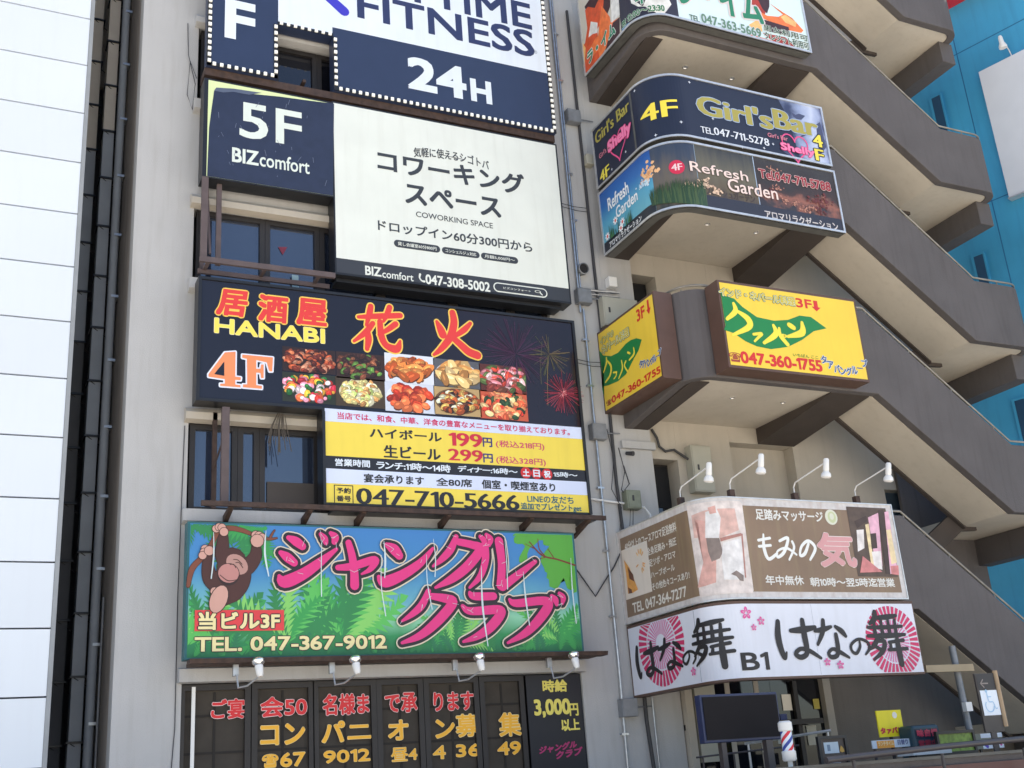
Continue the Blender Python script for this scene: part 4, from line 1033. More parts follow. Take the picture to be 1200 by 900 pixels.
# ---- club window lettering and black recruitment panel
t = thing('window_lettering', 'red and orange cut-out characters stuck across the third floor club windows', 'lettering', (5.2, 15.04, 1.8))
G = Flat(15.05)
RO = [(P(238, 214, 216), .03)]; OR = P(250, 186, 48); OO = [(P(245, 226, 170), .025)]; RD = P(222, 40, 48)
for s_, a, b in (('ご宴', (2.950,2.668), (3.372,2.914)), ('会50', (3.574,2.664), (4.186,2.918)), ('名様ま', (4.398,2.658), (5.035,2.928)), ('で承', (5.257,2.657), (5.721,2.916)), ('ります', (5.959,2.653), (6.559,2.904))):
    text(G, s_, a, b, RD, t, bold=0.045, layer=2, outline=RO)
for s_, a, b in (('コン', (3.575,2.320), (4.154,2.579)), ('パ', (4.378,2.316), (4.691,2.583)), ('ニ', (4.725,2.344), (5.048,2.523)), ('オ', (5.290,2.303), (5.577,2.561)), ('ン', (5.967,2.299), (6.253,2.543)), ('募', (6.270,2.298), (6.604,2.600)), ('集', (6.924,2.277), (7.263,2.594)),
                ('☎', (3.599,2.053), (3.804,2.213)), ('67', (3.831,2.048), (4.156,2.221)), ('9012', (4.398,2.060), (5.029,2.217)), ('昼4', (5.320,2.031), (5.690,2.206)), ('4', (5.917,2.030), (6.102,2.204)), ('36', (6.255,2.039), (6.610,2.203)), ('49', (6.879,2.029), (7.237,2.205))):
    text(G, s_, a, b, OR, t, bold=0.055 if s_ not in '募集昼4' else .035, layer=2, outline=OO)
t = thing('recruitment_panel', 'black panel with yellow hourly pay lettering at the right end of the club windows', 'sign', (8.0, 15.03, 0.35))
bx('panel', P(26, 27, 36), t, E3[12][0], 8.275, 15.035, 15.047, 0.36, 3.10)
G2 = Flat(15.034)
PY = P(240, 226, 110)
text(G2, '時給', (7.642,2.851), (8.046,3.025), PY, t, bold=0.06)
text(G2, '3,000', (7.481,2.503), (8.067,2.758), PY, t, bold=0.06)
text(G2, '円', (8.049,2.510), (8.195,2.684), PY, t, bold=0.05)
text(G2, '以上', (7.896,2.305), (8.196,2.470), PY, t, bold=0.06)
text(G2, 'ジャングル', (7.502,2.039), (8.111,2.144), P(176, 50, 110), t, bold=0.07, shear=.25, tilt=.10)
text(G2, 'クラブ', (7.759,1.949), (8.184,2.062), P(176, 50, 110), t, bold=0.07, shear=.25, tilt=.10)

# ---- spotlights aimed at the jungle sign
def club_lamp(x, label):
    t = thing('sign_spotlight', label, 'lamp', (x, 14.3, 3.2), 'spotlights under the jungle club sign')
    q = MB(); q.box(x - .24, x - .17, 14.62, 14.68, 3.15, 3.30); q.build('mounting_box', M['steel'], t)
    q = MB(); q.tube([(x - .2, 14.6, 3.16), (x - .19, 14.56, 3.00), (x - .1, 14.45, 3.01), (x - .0, 14.22, 3.10)], .012, 6); q.build('arm', M['silver'], t, smooth=True)
    q = MB(); q.lathe((x, 14.2, 3.09), (-.08, .22, 1), [(0, .03), (.03, .043), (.13, .053), (.14, .05)], 14); q.build('lamp_holder', M['white_paint'], t, smooth=True)
    q = MB(); q.lathe((x, 14.2, 3.09), (-.08, .22, 1), [(.141, .045), (.17, .074), (.205, .078), (.23, .06), (.243, .025)], 14); q.build('bulb', M['chrome'], t, smooth=True)
for a, lb_ in (((3.370,3.171), 'first spotlight from the left under the jungle club sign, below the phone number'), ((4.611,3.153), 'spotlight under the jungle club sign just right of the phone number'), ((6.342,3.136), 'spotlight under the jungle club sign below its pink lower lettering'), ((7.782,3.150), 'rightmost spotlight under the jungle club sign')):
    club_lamp(a[0], lb_)

# ================================================================== SIGNS WRAPPED ROUND THE STAIR BALCONIES
def rim(t, sf, u0, u1, z0, z1, m, w_=0.035, o=0.02):
    """thin metal edging round a wrapped sign"""
    slab(sf, u0, u1, z1 - w_, z1, -0.02, o).build('edging', m, t)
    slab(sf, u0, u1, z0, z0 + w_, -0.02, o).build('edging', m, t)
    slab(sf, u0, u0 + w_, z0 + w_, z1 - w_, -0.02, o).build('edging', m, t)
    slab(sf, u1 - w_, u1, z0 + w_, z1 - w_, -0.02, o).build('edging', m, t)
XP = Path(9.27, 14.7, 1.46, .5); GP = Path(9.27, 14.7, 1.36, .6); MP = Path(9.12, 15.0, 1.87, .48)
TL = Path(9.14, 15.0, 9, .5); TF = Flat(12.6)
def uend(sf, x): return sf.L1 + sf.A + x - sf.x0 - sf.r

# ---- topmost: spa sign with flame coloured pictures
t = thing('spa_sign', 'topmost wrapped sign on the stair balconies, white with green characters and orange figures', 'signboard', (9.3, 14.7, 13.4))
z0, z1, ue = 13.42, 15.1, uend(XP, 12.76)
slab(XP, 0, ue, z0, z1, -0.17, 0).build('cabinet', M['sign_grey'], t)
cA = (1.285,13.652)[0]; cB = (2.453,13.578)[0]
polys(XP, [(rect(.03, z0 + .03, cA, z1 - .03), 0)], [P(206, 202, 190)], t, name='printed_panel')
polys(XP, [(rect(cA, z0 + .03, cB, z1 - .03), 0)], [P(44, 42, 58)], t, name='printed_panel')
polys(XP, [(rect(cB, z0 + .03, ue - .03, z1 - .03), 0)], [P(216, 236, 240)], t, name='printed_panel')
FLM = [PN(214, 84, 40), PN(236, 120, 60), PN(60, 30, 34), PN(250, 190, 120), PN(170, 50, 30), PN(226, 226, 222)]
def clipz(pts): return [(p[0], min(max(p[1], z0 + .032), z1 - .032)) for p in pts]
pl = [(clipz([(0.226,14.758),(0.572,14.796),(1.112,14.437),(1.037,14.160),(0.878,14.062),(0.542,14.210),(0.363,14.363)]), 2), (clipz([(0.232,14.679),(0.338,14.675),(0.555,14.491),(0.780,14.591),(0.878,14.469),(0.743,14.089),(0.549,14.037),(0.555,13.651),(0.712,13.426),(0.017,13.444),(-0.018,14.047),(0.112,14.054),(0.241,14.280)]), 0),
      (clipz([(0.377,14.329),(0.592,14.150),(0.537,13.974),(0.387,14.055),(0.245,14.082)]), 5), (clipz([(0.779,14.375),(0.990,13.982),(0.997,13.859),(1.180,13.797),(1.289,13.765),(1.268,13.664),(1.059,13.581),(0.768,13.504),(0.534,13.336),(0.491,13.743)]), 1), (clipz([(0.484,13.915),(0.676,13.851),(0.591,13.626),(0.305,13.633),(0.264,13.852)]), 1), (clipz([(1.079,14.271),(1.333,14.176),(1.297,13.805),(1.031,13.834)]), 5), (clipz([(1.065,13.809),(1.289,13.765),(1.232,13.482),(0.712,13.426)]), 2),
      (clipz([(0.022,14.141),(0.115,13.955),(0.039,13.669),(-0.030,13.643)]), 3)]
polys(XP, pl, FLM, t, layer=2, name='figure_print')
pl = [(clipz([(1.621,13.923),(1.826,13.636),(1.925,13.835),(2.249,13.890),(2.333,13.683),(2.172,13.462),(2.045,13.387),(1.863,13.624),(1.748,13.669),(1.629,13.802)]), 5), (clipz([(1.672,13.412),(1.843,13.448),(1.996,13.458),(2.025,13.377),(1.796,13.376)]), 4), (clipz([(1.315,13.515),(1.526,13.480),(1.565,13.363),(1.304,13.465)]), 6)]
polys(XP, pl, FLM + [P(70, 150, 200)], t, layer=2, name='figure_print')
pl = [(clipz([(4.044,14.433),(4.345,14.468),(4.386,14.140),(4.311,14.000),(4.243,14.030),(4.188,14.135),(4.043,14.144)]), 4), (clipz([(4.215,14.287),(4.493,14.460),(4.447,14.205),(4.368,14.039),(4.282,14.112)]), 2), (clipz([(4.461,14.281),(4.739,14.161),(4.927,14.090),(5.139,13.878),(5.076,13.814),(4.720,13.795),(4.547,13.798),(4.435,13.865),(4.247,13.911),(4.243,14.030),(4.359,13.989),(4.614,14.032),(4.729,14.111)]), 1),
      (clipz([(4.667,14.046),(4.782,14.124),(5.014,14.015),(4.967,13.907),(4.749,13.947)]), 3), (clipz([(4.242,13.886),(4.808,13.866),(4.797,13.671),(4.249,13.651)]), 2), (clipz([(3.915,13.683),(4.195,13.898),(4.194,13.613),(3.999,13.611)]), 3), (clipz([(3.707,13.442),(3.978,13.488),(4.218,13.478),(4.854,13.447),(4.641,13.371)]), 1), (clipz([(4.189,13.588),(4.687,13.620),(4.880,13.454),(4.405,13.431)]), 4)]
polys(XP, pl, FLM, t, layer=2, name='figure_print')
GRN = P(36, 130, 96); WO = [(P(240, 244, 240), .05)]
text(XP, 'ラ・イム', (.14, z0 + .14), (1.12, z0 + .40), GRN, t, bold=.06, layer=4, outline=WO)
text(XP, '12:00〜23:30', (1.50, z0 + .08), (2.18, z0 + .20), P(60, 120, 80), t, bold=.05, layer=4, outline=WO)
text(XP, '営', (1.33, z0 + .07), (1.46, z0 + .20), P(60, 120, 80), t, bold=.05, layer=4, outline=WO)
text(XP, 'ラ・イム', (2.433,13.756), (4.258,14.396), GRN, t, bold=.05, layer=4, outline=[(P(226, 214, 214), .05)])
text(XP, '千', (1.708,13.689), (1.939,13.878), GRN, t, bold=.07, layer=4, outline=WO)
text(XP, 'TEL', (2.662,13.455), (2.862,13.571), P(70, 100, 84), t, bold=.03, layer=4)
text(XP, '047-363-5669', (2.904,13.467), (4.152,13.654), P(96, 134, 112), t, bold=.05, layer=4, outline=[(WHITE, .05)])
text(XP, '男女利用可', (4.224,13.644), (5.197,13.782), P(60, 90, 70), t, bold=.04, layer=4, outline=WO)
text(XP, 'クレジット利用可', (4.216,13.466), (5.191,13.626), P(60, 90, 70), t, bold=.04, layer=4, outline=WO)
rim(t, XP, 0, ue, z0, z1, M['silver'])

# ---- bar sign and aroma sign
t = thing('bar_sign', 'dark navy wrapped sign with gold bar lettering and yellow 4F, above the aroma salon sign', 'signboard', (9.3, 14.7, 11.2))
z0, z1, ue = 11.13, 12.30, uend(GP, 12.74)
slab(GP, 0, ue, z0, z1, -0.16, 0).build('cabinet', M['sign_grey'], t)
BP = P(29, 36, 58)
polys(GP, [(rect(.03, z0 + .03, ue - .03, z1 - .03), 0)], [BP], t, name='printed_panel')
uf0 = (4.236,12.216)[0]
fg = grad('pale_face_print', 0, 12.0, 12.75, [(0.0, (52, 62, 96)), (0.3, (150, 164, 200)), (0.6, (196, 206, 232)), (0.8, (160, 172, 206)), (1.0, (70, 80, 120))], nscale=3, namt=.35)
polys(GP, [([(uf0 + .25, z0 + .03), (ue - .03, z0 + .03), (ue - .03, z1 - .03), (uf0, z1 - .03), (uf0 + .12, z1 - .3), (uf0 + .2, z0 + .45)], 0)], [fg], t, layer=1.5, name='face_print')
polys(GP, [(clipz([(4.496,12.058),(4.644,12.067),(4.775,12.049),(4.669,11.948),(4.566,11.915),(4.501,11.958)]), 0), (clipz([(4.919,12.216),(5.045,11.982),(5.124,12.249),(5.116,12.270)]), 0), (clipz([(4.581,11.617),(4.665,11.679),(4.712,11.666),(4.599,11.588)]), 0)] if False else [([(4.472,12.060),(4.563,12.027),(4.644,12.067),(4.775,12.049),(4.669,11.948),(4.572,11.946),(4.506,11.981)], 0), ([(4.983,11.924),(5.084,11.990),(5.120,11.502),(4.928,11.287)], 0), ([(4.579,11.606),(4.678,11.682),(4.738,11.676),(4.612,11.590)], 0), ([(4.107,11.260),(4.299,11.276),(4.508,11.119),(4.407,11.089)], 0)], [P(70, 76, 108)], t, layer=2, name='face_print')
GOLD = P(168, 158, 74); GO = [(P(164, 184, 214), .045)]
text(GP, "Girl's Bar", (.10, z0 + .83), (1.25, z0 + 1.06), GOLD, t, bold=.0, serif=.07, layer=3)
text(GP, "Girl's", (2.504,11.612), (4.027,11.985), GOLD, t, bold=.015, serif=.09, layer=3, outline=GO)
text(GP, "Bar", (4.052,11.665), (5.007,12.042), GOLD, t, bold=.015, serif=.09, layer=3, outline=GO)
text(GP, '4F', (1.499,11.507), (2.143,11.815), P(250, 226, 76), t, bold=.01, serif=.07, layer=3)
text(GP, '4F', (.12, z0 + .07), (.45, z0 + .27), P(236, 222, 84), t, bold=.01, serif=.07, layer=3)
text(GP, '4', (4.843,11.470), (5.052,11.712), P(240, 222, 74), t, bold=.01, serif=.07, layer=4, outline=[(BLK, .08)])
text(GP, 'F', (4.831,11.191), (5.028,11.417), P(240, 222, 74), t, bold=.01, serif=.07, layer=4, outline=[(BLK, .08)])
text(GP, 'TEL.', (2.517,11.265), (2.778,11.382), P(220, 226, 236), t, bold=.0, serif=.04, layer=3)
text(GP, '047-711-5278', (2.775,11.275), (3.882,11.416), P(220, 226, 236), t, bold=.0, serif=.05, layer=3)
HP = P(226, 84, 140)
def heart(c, s, name='heart_outline'):
    pts = []
    for i in range(25):
        a_ = 2 * math.pi * i / 24
        pts.append((c[0] + s * .062 * 16 * math.sin(a_) ** 3 * .9, c[1] + s * .062 * (13 * math.cos(a_) - 5 * math.cos(2 * a_) - 2 * math.cos(3 * a_) - math.cos(4 * a_)), s * .09))
    return pts
brush(GP, [heart((0.791,11.579), .30)], HP, t, layer=3, name='heart_outline')
brush(GP, [heart((4.436,11.368), .30)], HP, t, layer=3, name='heart_outline')
text(GP, 'Shelly', (.48, z0 + .38), (1.24, z0 + .66), P(240, 130, 176), t, bold=.05, serif=.03, layer=5, outline=[(P(200, 50, 110), .05)])
text(GP, 'Shelly', (4.111,11.217), (4.824,11.400), P(240, 130, 176), t, bold=.05, serif=.03, layer=5, outline=[(P(200, 50, 110), .05)])
text(GP, "Girl's Bar", (.18, z0 + .50), (.62, z0 + .60), P(214, 130, 150), t, bold=.03, layer=5)
text(GP, "Girl's Bar", (3.873,11.453), (4.289,11.537), P(214, 130, 150), t, bold=.03, layer=5)
pl = []
for (x_, z_) in [(1.443,12.196), (2.423,12.187), (2.164,11.392), (1.737,11.218), (0.997,11.308), (2.790,11.572), (2.589,11.157), (3.753,11.213), (3.955,11.328), (3.299,11.135), (0.532,11.237)]:
    for r_ in (0.0, math.pi / 2): pl.append((ell(x_, z_, .03, .006, 6, r_), 0))
    pl.append((ell(x_, z_, .011, .011, 8), 0))
polys(GP, pl, [P(226, 232, 244)], t, layer=3, name='star_print')
slab(GP, (1.272,12.206)[0], (1.321,12.175)[0], z0 + .04, z1 - .04, 0.001, .006).build('panel_joint', M['sign_grey'], t)
rim(t, GP, 0, ue, z0, z1, M['silver'])

t = thing('aroma_sign', 'faded wrapped aroma salon sign, blue sky picture turning brown, under the bar sign', 'signboard', (9.3, 14.7, 9.9))
z0, z1, ue = 9.87, 11.05, uend(GP, 12.76)
slab(GP, 0, ue, z0, z1, -0.18, 0).build('cabinet', M['sign_grey'], t)
bs = grad('blue_sky_print', 2, z0, z1, [(0, (112, 178, 190)), (.45, (84, 162, 196)), (.75, (44, 106, 178)), (1, (30, 80, 158))], nscale=1.5, namt=.12)
us1 = (1.585,10.280)[0]; us2 = (2.329,9.877)[0]; us3 = (3.482,10.224)[0]
polys(GP, [(rect(.03, z0 + .03, us1, z1 - .03), 0)], [bs], t, name='sky_print')
cp = grad('weathered_print', 2, z0, z1, [(0, (50, 54, 52)), (.3, (104, 96, 84)), (.55, (98, 92, 88)), (.8, (62, 70, 86)), (1, (50, 62, 84))], nscale=3, namt=.35, stretch=(3, 3, .3))
polys(GP, [(rect(us1, z0 + .03, us2, z1 - .03), 0)], [cp], t, name='weathered_print')
cp2 = grad('weathered_print_right', 2, z0, z1, [(0, (48, 46, 56)), (.3, (96, 84, 66)), (.6, (104, 100, 84)), (1, (58, 60, 62))], nscale=3, namt=.3, stretch=(3, 3, .3))
polys(GP, [(rect(us2, z0 + .03, us3, z1 - .03), 0)], [cp2], t, name='weathered_print')
cp3 = grad('brown_stained_print', 2, z0, z1, [(0, (44, 44, 56)), (.2, (56, 50, 54)), (.36, (150, 96, 80)), (.5, (66, 48, 44)), (.7, (52, 44, 42)), (1, (58, 54, 52))], nscale=2.6, namt=.5)
polys(GP, [(rect(us3, z0 + .03, ue - .03, z1 - .03), 0)], [cp3], t, name='stained_print')
pl = []
def cloud(cx, cz, R, n, mi):
    for i in range(n * 3): pl.append((blob(cx + random.gauss(0, R * .8), cz + random.gauss(0, R * .6), R * random.uniform(.1, .34), 10, .35), mi if random.random() < .65 else mi + 8))
c_ = (1.517,10.618); cloud(c_[0], c_[1] , .10, 26, 0); cloud(c_[0] - .15, c_[1] - .12, .08, 12, 1)
for (x_, z_) in ((2.159,10.238), (2.461,10.323), (2.616,10.208), (2.120,10.076)): cloud(x_, z_, .07, 12, 2)
gz = [(1.502,9.874),(1.531,10.062),(2.307,10.013),(2.571,9.917),(2.558,9.835)]
for i in range(260):
    x_ = random.uniform(gz[1][0], (2.426,10.094)[0]); f = (x_ - gz[1][0]) / 1.2
    h_ = .16 + .16 * math.sin(min(1, f) * 2.2)
    zb_ = z0 + .04 + .12 * (1 - min(1, f * 2)); pl.append(([(x_ - .014, zb_), (x_ + .014, zb_), (x_ + random.uniform(-.05, .05), zb_ + h_ * random.uniform(.7, 1.3) + .1)], random.choice([3, 4])))
for i in range(30):
    x_ = random.uniform(.25, .95); zb_ = z0 + .20
    pl.append(([(x_ - .012, zb_), (x_ + .012, zb_), (x_ + random.uniform(-.04, .04), zb_ + random.uniform(.1, .28))], random.choice([3, 5])))
for (x_, z_) in ((0.470,10.304), (0.675,10.179), (0.614,10.095), (0.181,10.152)):
    for k_ in range(8): pl.append((ell(x_ + .045 * math.cos(k_ * .785), z_ + .045 * math.sin(k_ * .785), .032, .016, 8, k_ * .785), 6))
    pl.append((ell(x_, z_, .026, .03, 8), 7))
pl = [(clipz(p_), i_) for p_, i_ in pl]
polys(GP, pl, [P(240, 190, 140), P(206, 226, 240), P(226, 196, 168), P(44, 72, 48), P(70, 92, 56), P(64, 120, 74), P(232, 238, 244), P(226, 90, 70), P(214, 150, 100), P(170, 206, 232), P(180, 150, 130)], t, layer=2, name='landscape_print', step=.00003)
pl = []
for (x_, z_, r_, mi) in [(3.890,10.842) + (.06, 0), (3.874,10.500) + (.06, 0), (4.025,10.316) + (.06, 0), (4.200,10.262) + (.05, 0), (4.377,10.208) + (.06, 0), (4.544,10.214) + (.05, 0), (4.698,10.389) + (.10, 1), (4.847,10.414) + (.09, 1), (4.712,10.221) + (.08, 1), (3.763,10.397) + (.06, 1), (4.836,10.476) + (.025, 0)]:
    for i in range(30): pl.append((blob(x_ + random.gauss(0, r_), z_ + random.gauss(0, r_ * .6), r_ * random.uniform(.08, .3), 8, .5), mi if random.random() < .6 else mi + 2))
polys(GP, [(clipz(p_), i_) for p_, i_ in pl], [P(196, 140, 118), P(104, 46, 42), P(150, 100, 86), P(84, 40, 38)], t, layer=2, name='stain_print', step=.00003)
ka = [(0.107,10.071),(1.389,10.029),(1.575,10.052),(1.544,9.835),(1.352,9.847),(0.079,9.830)]
polys(GP, [([(.035, z0 + .04), (us1, z0 + .04), (us1, z0 + .20), (us1 - .12, z0 + .20), (.035, z0 + .22)], 0)], [P(30, 36, 48)], t, layer=2.5, name='black_strip')
polys(GP, [(rect(us2 - .1, z0 + .04, ue - .035, z0 + .25), 0)], [P(46, 48, 62)], t, layer=2.5, name='black_strip')
WH = P(236, 240, 244)
text(GP, 'アロマリラクゼーション', (.20, z0 + .06), (1.22, z0 + .17), WH, t, bold=.03, layer=4)
text(GP, 'アロマリラクゼーション', (3.546,9.885), (5.047,10.042), P(206, 200, 200), t, bold=.03, layer=4)
text(GP, 'Refresh', (.28, z0 + .70), (.95, z0 + .94), WH, t, bold=.03, layer=4)
text(GP, 'Garden', (.50, z0 + .45), (1.18, z0 + .66), WH, t, bold=.03, layer=4)
text(GP, 'Refresh', (2.204,10.505), (3.318,10.684), P(236, 214, 206), t, bold=.02, layer=4, outline=[(P(70, 60, 66), .03)])
text(GP, 'Garden', (2.888,10.265), (3.874,10.500), P(236, 214, 206), t, bold=.02, layer=4, outline=[(P(70, 60, 66), .03)])
text(GP, 'リフレッシュガーデン', (2.346,10.131), (3.399,10.268), P(70, 58, 56), t, bold=.03, layer=3)
c_ = (1.997,10.578); polys(GP, [(ell(c_[0], c_[1], .125, .125), 0)], [P(206, 44, 78)], t, layer=3, name='red_disc')
text(GP, '4F', (c_[0] - .085, c_[1] - .06), (c_[0] + .085, c_[1] + .06), P(240, 210, 214), t, bold=.0, serif=.06, layer=4)
text(GP, 'Tel.047-711-5788', (3.556,10.623), (5.042,10.797), P(150, 36, 44), t, bold=.05, layer=4, outline=[(P(226, 200, 196), .05)])
slab(GP, us3 - .005, us3 + .008, z0 + .04, z1 - .04, 0.001, .007).build('panel_joint', P(170, 190, 216), t)
slab(GP, us2 - .004, us2 + .004, z0 + .04, z1 - .04, 0.001, .007).build('panel_joint', P(140, 160, 180), t)
rim(t, GP, 0, ue, z0, z1, M['silver'])

# ---- yellow curry restaurant boxes
CY = P(240, 206, 66); CG = P(22, 128, 64); CR = P(210, 44, 40); CLG = [(P(206, 222, 206), .07)]
def curry(sf, u0, u1, z0, z1, label, L):
    t = thing('curry_sign', label, 'signboard', sf.at(u0, z0, 0), 'yellow curry restaurant box signs')
    slab(sf, u0, u1, z0, z1, -0.325, 0).build('cabinet', M['sign_brown'], t)
    polys(sf, [(rect(u0 + .035, z0 + .04, u1 - .035, z1 - .04), 0)], [CY], t, name='yellow_panel')
    polys(sf, [(smooth_leaf(L['leaf']), 0)], [CG], t, layer=2, name='leaf_shape')
    brush(sf, [[(a_, b_, c_ * 1.9) for a_, b_, c_ in q_] for q_ in L['kana']], P(246, 226, 70), t, layer=3)
    text(sf, '3F', L['3f'][0], L['3f'][1], CR, t, bold=.05, layer=2)
    a, b = L['arrow']; w_ = b[0] - a[0]; c = (a[0] + b[0]) / 2; h = b[1] - a[1]
    polys(sf, [([(c, a[1]), (b[0], a[1] + h * .4), (c + w_ * .22, a[1] + h * .4), (c + w_ * .22, b[1]), (c - w_ * .22, b[1]), (c - w_ * .22, a[1] + h * .4), (a[0], a[1] + h * .4)], 0)], [CR], t, layer=2, name='down_arrow')
    for s_, a, b in L['top']: text(sf, s_, a, b, P(206, 186, 50), t, bold=.045, layer=3, outline=[(P(60, 110, 80), .10), (P(226, 234, 216), .05)])
    text(sf, '☎', L['tel'][0], L['tel'][1], P(160, 60, 50), t, bold=.03, layer=2)
    text(sf, '047-360-1755', L['num'][0], L['num'][1], CR, t, bold=.07, layer=2)
    if 'ruby' in L: text(sf, 'いちばん ここ', L['ruby'][0], L['ruby'][1], P(90, 130, 50), t, bold=.03, layer=2)
    ch = 'タァバングループ'; n = len(ch); pa, pm, pz = L['arc']
    for i, c_ in enumerate(ch):
        f = i / (n - 1); u = pa[0] + (pz[0] - pa[0]) * f; z_ = (1 - f) ** 2 * pa[1] + 2 * f * (1 - f) * pm[1] + f * f * pz[1]
        hh = L['ah']; text(sf, c_, (u - hh * .45, z_ - hh * (.15 if c_ == 'ー' else .5)), (u + hh * .45, z_ + hh * (.15 if c_ == 'ー' else .5)), P(60, 84, 130), t, bold=.04, layer=3, outline=[(WHITE, .06)])
    return t
def smooth_leaf(p): return p
curry(TL, 0.0, 1.76, 7.17, 8.58, 'narrow yellow curry restaurant box sign on the left flank of the stair balcony',
 dict(leaf=[(0.036, 7.98)] + [(0.031,8.263),(0.138,8.132),(0.380,8.031),(0.594,8.009),(0.855,8.064)] + [(0.996,8.066),(1.163,8.035),(1.309,7.953),(1.187,7.821)] + [(1.034,7.746),(0.757,7.581),(0.503,7.557),(0.218,7.590),(-0.015,7.642)] + [(0.036, 7.45)],
  kana=[[(0.229,8.058,0.017),(0.219,7.973,0.026),(0.103,7.857,0.017)], [(0.244,8.003,0.015),(0.347,7.866,0.026),(0.283,7.733,0.024),(0.123,7.672,0.015)], [(0.395,7.741,0.015),(0.499,7.713,0.016)], [(0.490,7.707,0.016),(0.462,7.659,0.016),(0.392,7.635,0.011)], [(0.675,7.842,0.014),(0.676,7.706,0.021),(0.539,7.592,0.014)], [(0.799,7.786,0.018),(0.745,7.729,0.016),(0.816,7.613,0.018)], [(0.879,7.904,0.018),(0.910,7.884,0.020),(0.941,7.865,0.018)], [(1.063,7.916,0.012),(1.055,7.814,0.023),(0.900,7.767,0.014)]],
  **{'3f': ((1.24, 8.27), (1.48, 8.47)), 'arrow': ((1.53, 8.26), (1.65, 8.50)), 'top': [('インドの', (.09, 8.33), (.52, 8.44)), ('ネパール料理', (.11, 8.15), (.98, 8.30))],
     'tel': ((0.080,7.267), (0.253,7.358)), 'num': ((0.255,7.261), (1.713,7.378)), 'arc': ((1.212,7.585), (1.463,7.465), (1.755,7.576)), 'ah': .11}))
curry(TF, 9.87, 12.55, 7.17, 8.58, 'wide yellow curry restaurant box sign on the front of the stair balcony',
 dict(leaf=[(9.906, 8.42)] + [(9.962,8.323),(10.140,8.298),(10.277,8.175),(10.518,8.039),(10.834,8.015),(11.114,8.061),(11.353,8.161),(11.576,8.163),(11.853,8.002),(11.584,7.924),(11.329,7.754),(11.028,7.605),(10.693,7.533),(10.433,7.552),(10.235,7.614),(10.045,7.722),(9.871,7.758)] + [(9.906, 7.83)],
  kana=[[(10.116,8.211,0.029),(10.126,8.086,0.047),(9.952,7.941,0.028)], [(10.169,8.091,0.028),(10.340,7.986,0.057),(10.338,7.856,0.052),(10.015,7.691,0.023)], [(10.403,7.743,0.024),(10.555,7.768,0.028),(10.491,7.706,0.024),(10.405,7.632,0.019)], [(10.809,7.932,0.029),(10.826,7.793,0.052),(10.577,7.623,0.028)], [(10.910,7.896,0.024),(10.910,7.779,0.038),(11.024,7.642,0.038)], [(10.963,7.775,0.038),(11.007,7.780,0.029)], [(11.115,7.976,0.043),(11.155,7.957,0.048),(11.195,7.938,0.043)], [(11.375,8.043,0.029),(11.342,7.873,0.063),(11.049,7.775,0.024)]],
  **{'3f': ((11.325,8.301), (11.636,8.461)), 'arrow': ((11.627,8.275), (11.805,8.457)), 'top': [('インド・ネパール料理', (9.872,8.311), (11.299,8.453))],
     'tel': ((9.893,7.262), (10.112,7.410)), 'num': ((10.101,7.251), (11.632,7.446)), 'ruby': ((11.098,7.459), (11.585,7.512)), 'arc': ((11.686,7.461), (12.010,7.139), (12.501,7.478)), 'ah': .13}))

# ---- foot massage sign
t = thing('massage_sign', 'weathered brown and white wrapped foot massage sign with four white lamps on top', 'signboard', (9.2, 15.0, 3.8))
z0, z1, ue = 3.79, 5.22, uend(MP, 12.56)
slab(MP, 0, ue, z0, z1, -0.2, 0).build('cabinet', M['dirty_white'], t)
TB = mat('taupe_print', s2l((134, 112, 92)), .45, var=.12, scale=1.2, streak=.35, streak_col=s2l((160, 144, 108)))
ub = 0.09
u1_ = (1.865,4.488)[0]; ue2 = ue - .10
zA, zB = z0 + .10, z1 - .12
polys(MP, [(rect(ub, zA, ue2, zB), 0)], [TB], t, name='brown_print')
pz = [(0.079,4.912),(0.851,4.900),(0.851,4.140),(0.114,4.134)]
polys(MP, [(rect(ub + .01, pz[3][1] + .02, pz[1][0], pz[0][1] - .0), 0)], [P(226, 216, 204)], t, layer=2, name='picture_print')
pl = [([(0.157,4.763),(0.295,4.605),(0.384,4.426),(0.471,4.249),(0.301,4.226),(0.177,4.237),(0.180,4.355),(0.178,4.551)], 0), ([(0.238,4.638),(0.376,4.492),(0.395,4.381),(0.263,4.448)], 1), ([(0.196,4.331),(0.291,4.282),(0.301,4.226),(0.198,4.234)], 1)]
for i in range(12):
    a_ = random.uniform(0, 6.28); c2 = (0.616,4.649); r_ = .10
    pl.append((ell(c2[0] + r_ * math.cos(a_), c2[1] + r_ * 1.5 * math.sin(a_), .045, .013, 8, a_), random.choice([2, 3])))
polys(MP, pl, [PN(222, 160, 84), PN(110, 70, 50), PN(240, 196, 130), PN(236, 176, 110)], t, layer=3, name='picture_print')
WHT = P(226, 222, 214)
text(MP, '60分以上のコースアロマ足浴無料', (.22, 4.87), (1.66, 5.01), WHT, t, bold=.03)
text(MP, '全身足踏み・指圧', (.82, 4.68), (1.62, 4.80), WHT, t, bold=.03)
text(MP, '足ツボ・アロマ', (.84, 4.51), (1.56, 4.62), WHT, t, bold=.03)
text(MP, 'ハーブボール', (.86, 4.34), (1.50, 4.44), WHT, t, bold=.03)
text(MP, 'その他色々コースあり!', (.86, 4.16), (1.84, 4.27), WHT, t, bold=.03)
text(MP, 'TEL 047-364-7277', (.26, 3.93), (1.72, 4.08), WHT, t, bold=.04)
